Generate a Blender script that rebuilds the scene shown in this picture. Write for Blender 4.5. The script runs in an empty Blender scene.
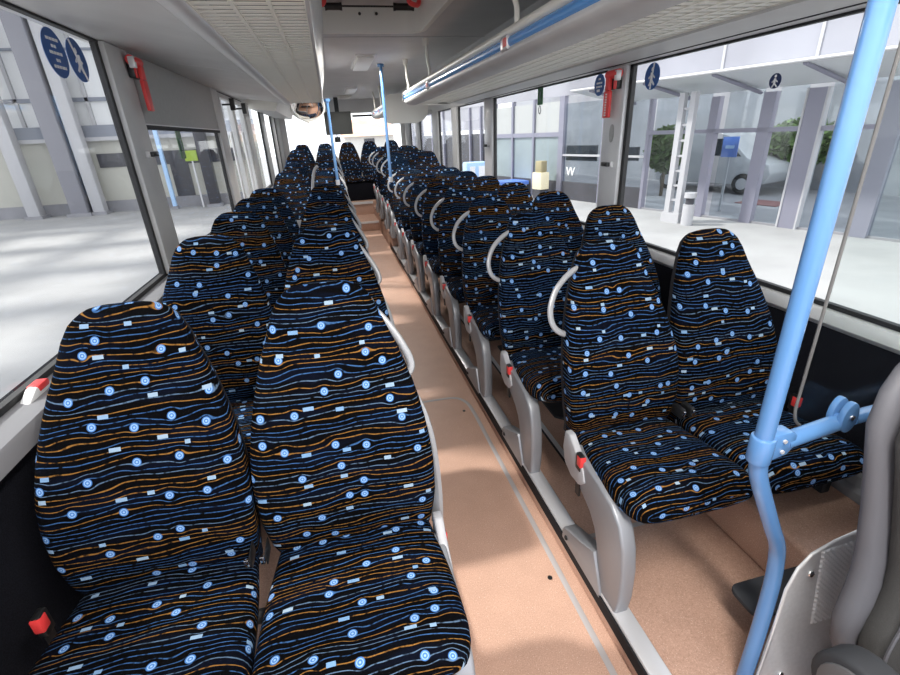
import bpy, bmesh, math, random
from mathutils import Vector, Matrix
random.seed(7)
SC = bpy.context.scene
COL = SC.collection
H = 1.56            # height of the lens over the aisle floor: all z below are measured from the lens, and shifted at the end
XL, XR = -.945, 1.67
PZ = -1.45          # seat platform
AZ = -1.56          # aisle floor
GZ = -2.45          # street
CZ = .72            # ceiling

# ------------------------------------------------------------------ materials
def mat(name, col=(.5,.5,.5), rough=.5, metal=0., spec=.5, noise=0, nscale=40, bump=0, bscale=200, emit=0, coat=0):
    m = bpy.data.materials.new(name); m.use_nodes = True
    nt = m.node_tree; b = nt.nodes['Principled BSDF']
    b.inputs['Base Color'].default_value = (*col, 1)
    b.inputs['Roughness'].default_value = rough
    b.inputs['Metallic'].default_value = metal
    b.inputs['Specular IOR Level'].default_value = spec
    b.inputs['Coat Weight'].default_value = coat
    if emit:
        b.inputs['Emission Color'].default_value = (*col, 1); b.inputs['Emission Strength'].default_value = emit
    if noise or bump:
        tc = nt.nodes.new('ShaderNodeTexCoord')
    if noise:
        n = nt.nodes.new('ShaderNodeTexNoise'); n.inputs['Scale'].default_value = nscale; n.inputs['Detail'].default_value = 5
        nt.links.new(tc.outputs['Object'], n.inputs['Vector'])
        r = nt.nodes.new('ShaderNodeValToRGB')
        r.color_ramp.elements[0].position = .3; r.color_ramp.elements[1].position = .7
        r.color_ramp.elements[0].color = (*[max(0, c*(1-noise)) for c in col], 1)
        r.color_ramp.elements[1].color = (*[min(1, c*(1+noise)) for c in col], 1)
        nt.links.new(n.outputs['Fac'], r.inputs['Fac']); nt.links.new(r.outputs['Color'], b.inputs['Base Color'])
    if bump:
        n2 = nt.nodes.new('ShaderNodeTexNoise'); n2.inputs['Scale'].default_value = bscale; n2.inputs['Detail'].default_value = 3
        nt.links.new(tc.outputs['Object'], n2.inputs['Vector'])
        bp = nt.nodes.new('ShaderNodeBump'); bp.inputs['Strength'].default_value = bump; bp.inputs['Distance'].default_value = .002
        nt.links.new(n2.outputs['Fac'], bp.inputs['Height']); nt.links.new(bp.outputs['Normal'], b.inputs['Normal'])
    return m

class G:
    """small node-graph writer"""
    def __init__(s, nt): s.nt = nt
    def n(s, t, **kw):
        x = s.nt.nodes.new(t)
        for k, v in kw.items(): setattr(x, k, v)
        return x
    def put(s, sock, v):
        if isinstance(v, (int, float)): sock.default_value = v
        elif isinstance(v, (tuple, list)): sock.default_value = v
        else: s.nt.links.new(v, sock)
    def m(s, op, a, b=None, c=None, clamp=False):
        x = s.n('ShaderNodeMath', operation=op, use_clamp=clamp)
        s.put(x.inputs[0], a)
        if b is not None: s.put(x.inputs[1], b)
        if c is not None: s.put(x.inputs[2], c)
        return x.outputs[0]
    def vm(s, op, a, b=None):
        x = s.n('ShaderNodeVectorMath', operation=op)
        s.put(x.inputs[0], a)
        if b is not None: s.put(x.inputs[1], b)
        return x
    def mix(s, f, a, b):
        x = s.n('ShaderNodeMix', data_type='RGBA')
        s.put(x.inputs[0], f); s.put(x.inputs[6], a); s.put(x.inputs[7], b)
        return x.outputs[2]
    def step(s, v, lo, hi):     # smooth 0..1
        x = s.n('ShaderNodeMapRange', interpolation_type='SMOOTHSTEP')
        s.put(x.inputs[0], v); x.inputs[1].default_value = lo; x.inputs[2].default_value = hi
        return x.outputs[0]
    def sep(s, v):
        x = s.n('ShaderNodeSeparateXYZ'); s.put(x.inputs[0], v); return x.outputs
    def comb(s, a, b, c=0.):
        x = s.n('ShaderNodeCombineXYZ'); s.put(x.inputs[0], a); s.put(x.inputs[1], b); s.put(x.inputs[2], c); return x.outputs[0]

def fabric():
    m = bpy.data.materials.new('seat_fabric'); m.use_nodes = True
    g = G(m.node_tree); bs = m.node_tree.nodes['Principled BSDF']
    uv = g.n('ShaderNodeUVMap').outputs[0]
    rnd = g.n('ShaderNodeObjectInfo').outputs['Random']
    off = g.comb(g.m('MULTIPLY', rnd, 37.), g.m('MULTIPLY', rnd, 91.))
    p = g.vm('ADD', uv, off).outputs[0]
    def cells(scale, shift, randomness):
        q = g.vm('ADD', g.vm('MULTIPLY', p, (scale[0], scale[1], 1)).outputs[0], (shift, shift*.7, 0)).outputs[0]
        v = g.n('ShaderNodeTexVoronoi', voronoi_dimensions='2D', feature='F1')
        v.inputs['Scale'].default_value = 1; v.inputs['Randomness'].default_value = randomness
        g.put(v.inputs['Vector'], q)
        d = g.vm('SUBTRACT', q, v.outputs['Position']).outputs[0]
        sx, sy, _ = g.sep(d)
        return g.m('DIVIDE', sx, scale[0]), g.m('DIVIDE', sy, scale[1]), v.outputs['Color']
    dx, dy, dc = cells((10.6, 10.6), 3.3, .8)
    r = g.m('SQRT', g.m('ADD', g.m('MULTIPLY', dx, dx), g.m('MULTIPLY', dy, dy)))
    ex, ey, ec = cells((8.4, 10.0), 17.9, .8)
    u, v, _ = g.sep(p)
    w1 = g.n('ShaderNodeTexNoise', noise_dimensions='2D'); w1.inputs['Scale'].default_value = 1; w1.inputs['Detail'].default_value = 1.5
    g.put(w1.inputs['Vector'], g.vm('MULTIPLY', p, (5.5, 13., 1)).outputs[0])
    wob = g.m('MULTIPLY', g.m('SUBTRACT', w1.outputs['Fac'], .5), .040)
    q2 = g.m('DIVIDE', g.m('MULTIPLY', r, r), .017*.017)
    fall = g.m('POWER', 2.718, g.m('MULTIPLY', q2, -1.))
    bend = g.m('MULTIPLY', g.m('MULTIPLY', dy, fall), -.85)
    vv = g.m('MULTIPLY', g.m('ADD', g.m('ADD', v, wob), bend), 76.)
    idx = g.m('FLOOR', vv); fr = g.m('FRACT', vv)
    wn = g.n('ShaderNodeTexWhiteNoise', noise_dimensions='1D'); g.put(wn.inputs['W'], idx)
    dist = g.m('ABSOLUTE', g.m('SUBTRACT', fr, .5))
    line = g.m('SUBTRACT', 1., g.step(dist, .03, .115))
    yarn = g.n('ShaderNodeTexNoise', noise_dimensions='2D'); yarn.inputs['Scale'].default_value = 1; yarn.inputs['Detail'].default_value = 2
    g.put(yarn.inputs['Vector'], g.vm('MULTIPLY', p, (70., 64., 1)).outputs[0])
    line = g.m('MULTIPLY', line, g.step(yarn.outputs['Fac'], .22, .55))
    blue, orange = (.044, .112, .26, 1), (.27, .128, .033, 1)
    blue2 = (.10, .16, .25, 1)
    lc = g.mix(g.m('GREATER_THAN', wn.outputs['Value'], .50), blue, orange)
    lc = g.mix(g.m('GREATER_THAN', wn.outputs['Value'], .82), lc, blue2)
    band = g.n('ShaderNodeTexNoise', noise_dimensions='2D'); band.inputs['Scale'].default_value = 1
    g.put(band.inputs['Vector'], g.vm('MULTIPLY', p, (5., 30., 1)).outputs[0])
    base = g.mix(g.step(band.outputs['Fac'], .45, .7), (.0018, .0018, .0024, 1), (.0024, .0036, .009, 1))
    c = g.mix(line, base, lc)
    dot = g.m('SUBTRACT', 1., g.step(r, .0092, .0108))
    ring = g.m('MULTIPLY', g.step(r, .0052, .0060), g.m('SUBTRACT', 1., g.step(r, .0070, .0080)))
    core = g.m('SUBTRACT', 1., g.step(r, .0018, .0028))
    dcol = g.mix(g.m('MAXIMUM', ring, core), (.075, .20, .50, 1), (.32, .48, .68, 1))
    c = g.mix(dot, c, dcol)
    hx, hy, _ = g.sep(ec)
    wdt = g.m('ADD', .006, g.m('MULTIPLY', hx, .008))
    da = g.m('MULTIPLY', g.m('LESS_THAN', g.m('ABSOLUTE', ex), wdt), g.m('LESS_THAN', g.m('ABSOLUTE', ey), .0048))
    c = g.mix(da, c, g.mix(hy, (.17, .31, .52, 1), (.34, .44, .54, 1)))
    m.node_tree.links.new(c, bs.inputs['Base Color'])
    bs.inputs['Roughness'].default_value = .95; bs.inputs['Specular IOR Level'].default_value = .05
    bp = g.n('ShaderNodeBump'); bp.inputs['Strength'].default_value = .35; bp.inputs['Distance'].default_value = .001
    fn = g.n('ShaderNodeTexNoise', noise_dimensions='2D'); fn.inputs['Scale'].default_value = 600
    g.put(fn.inputs['Vector'], p); g.put(bp.inputs['Height'], fn.outputs['Fac'])
    m.node_tree.links.new(bp.outputs[0], bs.inputs['Normal'])
    return m

def vinyl(name, col):
    m = mat(name, col, .42, spec=.4)
    g = G(m.node_tree); bs = m.node_tree.nodes['Principled BSDF']
    tc = g.n('ShaderNodeTexCoord').outputs['Object']
    n = g.n('ShaderNodeTexNoise'); n.inputs['Scale'].default_value = 9; n.inputs['Detail'].default_value = 4; g.put(n.inputs['Vector'], tc)
    f = g.n('ShaderNodeTexNoise'); f.inputs['Scale'].default_value = 260; f.inputs['Detail'].default_value = 2; g.put(f.inputs['Vector'], tc)
    v = g.n('ShaderNodeTexVoronoi'); v.inputs['Scale'].default_value = 170; g.put(v.inputs['Vector'], tc)
    k = [c*.86 for c in col]; l = [min(1, c*1.10) for c in col]
    c = g.mix(n.outputs['Fac'], (*k, 1), (*l, 1))
    c = g.mix(g.m('MULTIPLY', g.step(f.outputs['Fac'], .52, .70), .5), c, (col[0]*1.45, col[1]*1.55, col[2]*1.6, 1))
    c = g.mix(g.m('MULTIPLY', g.step(f.outputs['Fac'], .42, .30), .55), c, (col[0]*.55, col[1]*.5, col[2]*.45, 1))
    sp = g.m('SUBTRACT', 1., g.step(v.outputs['Distance'], .10, .18))
    hs, _, _ = g.sep(v.outputs['Color'])
    c = g.mix(g.m('MULTIPLY', sp, g.m('GREATER_THAN', hs, .8)), c, (.80, .70, .60, 1))
    m.node_tree.links.new(c, bs.inputs['Base Color'])
    return m

def pane(name, tint=(.97, .98, .98), refl=.10):
    m = bpy.data.materials.new(name); m.use_nodes = True
    nt = m.node_tree; nt.nodes.clear(); g = G(nt)
    o = g.n('ShaderNodeOutputMaterial'); t = g.n('ShaderNodeBsdfTransparent'); t.inputs[0].default_value = (*tint, 1)
    gl = g.n('ShaderNodeBsdfGlossy'); gl.inputs['Roughness'].default_value = .02
    lw = g.n('ShaderNodeLayerWeight'); lw.inputs[0].default_value = .5
    f = g.m('ADD', g.m('MULTIPLY', g.m('POWER', lw.outputs['Facing'], 4.), refl*2.), refl*.12, clamp=True)
    mx = g.n('ShaderNodeMixShader'); g.put(mx.inputs[0], f)
    nt.links.new(t.outputs[0], mx.inputs[1]); nt.links.new(gl.outputs[0], mx.inputs[2]); nt.links.new(mx.outputs[0], o.inputs[0])
    return m

def dimples():
    return mat('dimpled_aluminium', (.80, .81, .84), .25, metal=.15)

M = {}
M['fabric'] = fabric()
M['vinyl'] = vinyl('floor_vinyl', (.48, .30, .225))
M['seam'] = mat('weld_seam', (.36, .34, .34), .5)
M['grey'] = mat('grey_moulding', (.58, .58, .58), .45, noise=.05, nscale=6)
M['dgrey'] = mat('blind_grey', (.40, .40, .395), .6, noise=.04)
M['ceil'] = mat('ceiling_lining', (.68, .68, .68), .55, noise=.04, nscale=4)
M['cream'] = mat('cream_plastic', (.86, .85, .80), .4)
M['slat'] = mat('grille_cream', (.93, .92, .84), .45)
M['tray'] = mat('rack_gap_shade', (.10, .10, .10), .8)  # dark colour paints in the shade behind the gaps between slats
M['hinge'] = mat('pale_grey_plastic', (.42, .42, .44), .45)
M['sealgrey'] = mat('edge_seal_grey', (.13, .13, .13), .5)
M['armgrey'] = mat('armrest_grey', (.10, .10, .105), .45)
M['alu'] = mat('aluminium', (.58, .58, .60), .33, metal=.3)
M['alulight'] = mat('satin_aluminium', (.70, .70, .71), .32, metal=.15)
M['legm'] = mat('grey_casting', (.30, .31, .335), .38, metal=.3)
M['handle'] = mat('grey_handle', (.34, .345, .36), .35, metal=.2)
M['shell'] = mat('dark_shell', (.014, .014, .017), .7, spec=.2)
M['black'] = mat('black_plastic', (.012, .012, .013), .4)
M['rubber'] = mat('black_rubber', (.018, .018, .020), .6)
M['carpet'] = mat('wall_carpet', (.0085, .009, .013), 1., spec=.1, noise=.5, nscale=300, bump=.3)
M['sill'] = mat('sill_grey', (.26, .26, .275), .45)
M['blue'] = mat('blue_enamel', (.10, .235, .48), .22, coat=.5)
M['deepblue'] = mat('blue_rail', (.09, .32, .74), .25, coat=.5)
M['red'] = mat('red_plastic', (.75, .05, .05), .35)
M['hotred'] = mat('red_handle', (.85, .07, .07), .4)
M['chrome'] = mat('chrome', (.8, .8, .8), .15, metal=1)
M['white'] = mat('white_paint', (.85, .85, .85), .5)
M['lens'] = mat('lamp_lens', (.82, .82, .80), .3)
M['dark'] = mat('dark_grey_plate', (.036, .038, .043), .65, spec=.25)
M['screen'] = mat('grey_screen', (.10, .105, .10), .5)
M['stick'] = mat('sticker_blue', (.025, .10, .33), .4)
M['sticknavy'] = mat('sticker_navy', (.01, .025, .10), .4)
M['green'] = mat('sticker_green', (.03, .16, .05), .4)
M['lime'] = mat('lime_panel', (.30, .42, .05), .5)
M['panel'] = mat('brushed_panel', (.58, .59, .62), .38, metal=.15, noise=.06, nscale=90)
M['dimple'] = dimples()
M['dseat'] = mat('driver_fabric', (.040, .039, .038), .9, noise=.18, nscale=500, bump=.3)
M['dvinyl'] = mat('driver_side_cloth', (.095, .095, .108), .6, bump=.15)
M['mirror'] = mat('mirror_glass', (.92, .88, .84), .03, metal=1)
M['glass'] = pane('window_glass')
M['glass2'] = pane('partition_glass', (.94, .965, .96), .10)
M['fglass'] = pane('facade_glass', (.80, .84, .86), .34)
# street
M['ground'] = mat('pale_paving', (.33, .33, .33), .85, noise=.10, nscale=.9)
M['apron'] = mat('grey_apron', (.26, .26, .28), .8, noise=.10, nscale=1.5)
M['mull'] = mat('lavender_grey_frame', (.25, .25, .31), .4, metal=.2)
M['mullw'] = mat('white_frame', (.45, .45, .47), .4)
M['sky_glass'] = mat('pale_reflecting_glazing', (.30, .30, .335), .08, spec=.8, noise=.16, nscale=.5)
M['frost'] = mat('frosted_glazing', (.25, .30, .31), .35, spec=.6, noise=.12, nscale=.8)
M['canopy'] = mat('canopy_glass', (.60, .63, .65), .3)
M['bright'] = mat('white_blind', (.42, .43, .42), .5)
M['inner'] = mat('hall_interior', (.34, .35, .38), .8, noise=.2, nscale=.6)
M['darkhall'] = mat('dark_plinth', (.055, .055, .065), .6, noise=.2, nscale=1)
M['concrete'] = mat('cream_wall', (.46, .455, .41), .8, noise=.08, nscale=.4)
M['bluegrey'] = mat('blue_grey_beam', (.24, .26, .31), .6, noise=.1, nscale=.5)
M['glaze'] = mat('translucent_glazing', (.70, .71, .72), .3)
M['coldark'] = mat('column_grey', (.24, .24, .27), .6)
M['darkwin'] = mat('dark_opening', (.06, .06, .07), .3)
M['leaf'] = mat('bush_leaves', (.09, .15, .04), .8, noise=.5, nscale=9)
M['bark'] = mat('bark', (.12, .09, .06), .9)
M['vanw'] = mat('van_paint', (.55, .56, .58), .25, coat=.4)
M['vglass'] = mat('van_glass', (.05, .06, .07), .08)
M['tyre'] = mat('tyre', (.012, .012, .012), .8)
M['dullred'] = mat('dull_red_mat', (.22, .085, .085), .8)
M['peach'] = mat('terracotta_roof', (.66, .42, .30), .8, noise=.2, nscale=1)
M['sand'] = mat('pale_render', (.60, .59, .56), .8)
M['paleblue'] = mat('pale_blue_plastic', (.42, .62, .90), .4)
M['signblue'] = mat('sign_blue', (.10, .22, .68), .4)
M['yellow'] = mat('yellow_lampshade', (.36, .31, .18), .5)
M['lampglow'] = mat('lit_shade', (.55, .50, .36), .5, emit=.35)

# ------------------------------------------------------------------ geometry helpers
def box(bm, x0, x1, y0, y1, z0, z1):
    v = [bm.verts.new(p) for p in ((x0,y0,z0),(x1,y0,z0),(x1,y1,z0),(x0,y1,z0),(x0,y0,z1),(x1,y0,z1),(x1,y1,z1),(x0,y1,z1))]
    for f in ((3,2,1,0),(4,5,6,7),(0,1,5,4),(1,2,6,5),(2,3,7,6),(3,0,4,7)): bm.faces.new([v[i] for i in f])
def loft(bm, rings, cap=True, closed=True, uvs=None):
    R = [[bm.verts.new(p) for p in r] for r in rings]
    lay = bm.loops.layers.uv.verify() if uvs else None
    n = len(rings[0])
    for i in range(len(R)-1):
        for j in range(n if closed else n-1):
            k = (j+1) % n
            f = bm.faces.new((R[i][j], R[i][k], R[i+1][k], R[i+1][j]))
            if lay:
                kk = j+1
                for lp, q in zip(f.loops, (uvs[i][j], uvs[i][kk], uvs[i+1][kk], uvs[i+1][j])): lp[lay].uv = q
    if cap and closed:
        for r, e in ((R[0], 0), (R[-1], -1)):
            f = bm.faces.new(r if e else r[::-1])
            if lay:
                for lp in f.loops:
                    lp[lay].uv = (lp.vert.co.x, uvs[e][0][1] + (lp.vert.co.z - rings[e][0][2]) + (lp.vert.co.y - rings[e][0][1]))
def tube(bm, pts, r, seg=10, sx=1., sy=1.):
    pts = [Vector(p) for p in pts]; rings = []
    up = None
    for i, p in enumerate(pts):
        t = (pts[min(i+1, len(pts)-1)] - pts[max(i-1, 0)]).normalized()
        if up is None:
            up = t.orthogonal().normalized() if abs(t.z) > .9 else (Vector((0,0,1)) - t*t.z).normalized()
        up = (up - t*up.dot(t)).normalized(); sd = t.cross(up)
        rr = r[i] if isinstance(r, (list, tuple)) else r
        rings.append([p + (sd*math.cos(a)*sx + up*math.sin(a)*sy)*rr for a in [2*math.pi*k/seg for k in range(seg)]])
    loft(bm, rings)
def smooth_path(pts, n=4):
    pts = [Vector(p) for p in pts]; out = []
    for i in range(len(pts)-1):
        a, b, c, d = pts[max(i-1,0)], pts[i], pts[i+1], pts[min(i+2, len(pts)-1)]
        for k in range(n):
            t = k/n
            out.append(.5*((2*b) + (c-a)*t + (2*a-5*b+4*c-d)*t*t + (3*b-a-3*c+d)*t**3))
    out.append(pts[-1]); return out
def prism(bm, poly, axis, a, b):
    """poly in the two other axes (in x,y,z order), extruded along axis from a to b"""
    def P(q, w):
        l = list(q); l.insert(axis, w); return l
    A = [bm.verts.new(P(q, a)) for q in poly]; B = [bm.verts.new(P(q, b)) for q in poly]
    n = len(poly)
    bm.faces.new(A[::-1]); bm.faces.new(B)
    for i in range(n): bm.faces.new((A[i], A[(i+1)%n], B[(i+1)%n], B[i]))
def cyl(bm, p, q, r, seg=16): tube(bm, [p, q], r, seg)
def dome(bm, c, rx, ry, rz, nu=24, nv=10, full=True):
    rings = []
    for i in range(nv+1):
        t = -math.pi/2 + math.pi*(i/nv) if full else math.pi/2*(i/nv)
        k = max(math.cos(t), .02)
        rings.append([(c[0]+rx*k*math.cos(a), c[1]+ry*k*math.sin(a), c[2]+rz*math.sin(t)) for a in [2*math.pi*j/nu for j in range(nu)]])
    loft(bm, rings)
def obj(name, bm, m, parent=None, smooth=40, bevel=0, seg=2):
    if parent is not None:
        off = Vector((0,0,0)); p = parent
        while p is not None: off += p.location; p = p.parent
        bmesh.ops.translate(bm, verts=bm.verts, vec=-off)
    bmesh.ops.recalc_face_normals(bm, faces=bm.faces)
    if bevel:
        es = [e for e in bm.edges if len(e.link_faces) == 2 and e.calc_face_angle(0) > math.radians(35)]
        bmesh.ops.bevel(bm, geom=es, offset=bevel, segments=seg, affect='EDGES', profile=.5, clamp_overlap=True)
    me = bpy.data.meshes.new(name); bm.to_mesh(me); bm.free()
    me.materials.append(M[m] if isinstance(m, str) else m)
    if smooth:
        me.shade_smooth(); me.set_sharp_from_angle(angle=math.radians(smooth))
    o = bpy.data.objects.new(name, me); COL.objects.link(o)
    if parent is not None: o.parent = parent
    return o
def B(): return bmesh.new()
def thing(name, label, cat, loc, group=None, rz=0):
    o = bpy.data.objects.new(name, None); COL.objects.link(o); o.empty_display_size = .1
    o.location = loc; o.rotation_euler = (0, 0, rz)
    o['label'] = label; o['category'] = cat
    if group: o['group'] = group
    return o
def tag(o, label, cat, group=None, kind=None):
    o['label'] = label; o['category'] = cat
    if group: o['group'] = group
    if kind: o['kind'] = kind
    return o
def struct(name, bm, m, parent=None, label=None, cat=None, **k):
    o = obj(name, bm, m, parent, **k)
    if parent is None:
        o['kind'] = 'structure'
        if label: o['label'] = label; o['category'] = cat
    return o
def dup(root, loc, label=None):
    r = root.copy(); COL.objects.link(r); r.location = loc
    if label: r['label'] = label
    for ch in list(root.children):
        c = ch.copy(); COL.objects.link(c); c.parent = r
        for s in list(ch.children):
            d = s.copy(); COL.objects.link(d); d.parent = c
    return r

# ------------------------------------------------------------------ seats
def interp(tab, t):
    for (a, va), (b, vb) in zip(tab, tab[1:]):
        if t <= b: 
            k = (t-a)/(b-a); k = max(0, min(1, k)); return va + (vb-va)*k
    return tab[-1][1]
def sring(w, d, n=3.2, m=36):
    out = []
    for j in range(m):
        a = 2*math.pi*j/m - math.pi/2
        c, s = math.cos(a), math.sin(a)
        out.append((w*math.copysign(abs(c)**(2/n), c), d*math.copysign(abs(s)**(2/n), s)))
    return out
W_TAB = [(.36,.208),(.45,.222),(.53,.235),(.62,.239),(.70,.235),(.77,.224),(.85,.205),(.92,.182),(.98,.158),(1.03,.139),(1.065,.119),(1.085,.097),(1.095,.075),(1.100,.045)]
Y_TAB = [(.36,.035),(.45,.000),(.55,.002),(.65,.020),(.75,.052),(.85,.092),(.95,.135),(1.03,.165),(1.10,.190)]
D_TAB = [(.36,.042),(.5,.052),(.7,.050),(.9,.042),(1.03,.036),(1.07,.030),(1.09,.020),(1.10,.009)]
def backrest_rings(scale=1., dy=0., grow=0.):
    zs = [.36,.40,.44,.48,.53,.58,.63,.68,.73,.78,.83,.88,.92,.95,.98,1.005,1.03,1.05,1.065,1.078,1.088,1.095,1.100]
    rings, uvs = [], []
    for z in zs:
        w = interp(W_TAB, z)+grow; d = interp(D_TAB, z)*scale; y = interp(Y_TAB, z)+.045+dy
        rg = []; per = [0]
        bol = .022*max(0, min(1, (.98-z)/.3))
        for (x, yy) in sring(w, d):
            y2 = y+yy
            if yy < 0: y2 -= bol*(abs(x)/w)**3
            rg.append((x, y2, z))
        uu = [(p[0]) for p in rg]
        # girth coordinate, zero in the middle of the front
        acc = [0.]
        for j in range(len(rg)):
            a, b = rg[j], rg[(j+1) % len(rg)]
            acc.append(acc[-1] + math.dist(a[:2], b[:2]))
        tot = acc[-1]
        uvs.append([((a if a < tot/2 else a-tot) if j < len(acc)-1 else 0., z*1.03) for j, a in enumerate(acc)])
        rings.append(rg)
    return rings, uvs
def fix_uv(uvs):
    # keep the seam (at the back) continuous: use girth 0..tot with zero at front, shifted
    return uvs
def backrest_bm(cx, k=1.):
    rings, uvs = backrest_rings()
    # monotone girth so faces never straddle a jump
    out = []
    for rg, u in zip(rings, uvs):
        acc = [0.]
        for j in range(len(rg)):
            a, b = rg[j], rg[(j+1) % len(rg)]
            acc.append(acc[-1] + math.dist(a[:2], b[:2]))
        # right half counts up from 0, left half counts down from 0 : mirror it at the back
        tot = acc[-1]; out.append([(a if a <= tot/2 else a-tot-0.0, u[0][1]) for a in acc[:-1]] + [(0., u[0][1])])
    bm = B(); zk = .965 if k < 1 else 1.
    rings = [[(x*k+cx, y, .36+(z-.36)*zk) for x, y, z in r] for r in rings]
    loft(bm, rings, uvs=out)
    return bm
def cushion_bm(cx, k=1.):
    prof = [(.075,.425,.36,.190),(.045,.442,.345,.200),(.0,.450,.338,.206),(-.08,.455,.335,.216),(-.17,.464,.335,.224),(-.26,.474,.338,.228),
            (-.32,.479,.343,.228),(-.355,.477,.350,.224),(-.378,.470,.358,.216),(-.393,.458,.368,.206),(-.402,.442,.380,.193),(-.405,.425,.392,.178)]
    bm = B(); rings = []; uvs = []; acc = 0; prev = None
    for y, zt, zb, w in prof:
        zc, hz = (zt+zb)/2, (zt-zb)/2
        rg = [(x, y, zc+zz) for x, zz in sring(w, hz, 3.0)]
        # start of sring is the bottom (-pi/2): rotate so index 0 is the top middle
        h = len(rg)//2; rg = rg[h:]+rg[:h]
        rg = [(x, yy, z - (.012*(1-(abs(x)/w)**2) if z > zc and y > -.34 else 0)) for x, yy, z in rg]
        if prev is not None: acc += math.dist((y, zt), prev)
        prev = (y, zt)
        g = [0.]
        for j in range(len(rg)): g.append(g[-1]+math.dist(rg[j], rg[(j+1) % len(rg)]))
        tot = g[-1]
        uvs.append([(-(a if a <= tot/2 else a-tot), -acc+2.) for a in g[:-1]]+[(0., -acc+2.)])
        rings.append([(x*k*1.035+cx, yy, z) for x, yy, z in rg])
    loft(bm, rings, uvs=uvs)
    return bm
def shell_bm(cx, k=1.):
    bm = B(); rings, _ = backrest_rings(.50, .030, -.004)
    zk = .965 if k < 1 else 1.
    loft(bm, [[(x*k+cx, y, .36+(z-.36)*zk-.010) for x, y, z in r] for r in rings[1:]])
    return bm
def seat(root, cx, k=.94):
    b = obj('backrest', backrest_bm(cx, k), 'fabric', None, smooth=60); b.parent = root
    s = obj('back_shell', shell_bm(cx, k), 'shell', None, smooth=60); s.parent = b
    c = obj('cushion', cushion_bm(cx, k), 'fabric', None, smooth=60); c.parent = root
    return b, c
def child(name, bm, m, parent, **k):
    o = obj(name, bm, m, None, **k); o.parent = parent; return o
def buckle(root, x, y, z, tilt=0):
    bm = B(); box(bm, x-.010, x+.010, y-.017, y+.017, z-.030, z+.035)
    k = child('belt_buckle', bm, 'black', root, bevel=.005)
    bm = B(); box(bm, x-.0115, x+.0115, y-.021, y+.006, z-.010, z+.031)
    child('red_button', bm, 'red', k, bevel=.004)
    bm = B(); box(bm, x-.004, x+.004, y-.012, y+.012, z-.14, z-.03)
    child('strap', bm, 'black', k)
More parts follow.
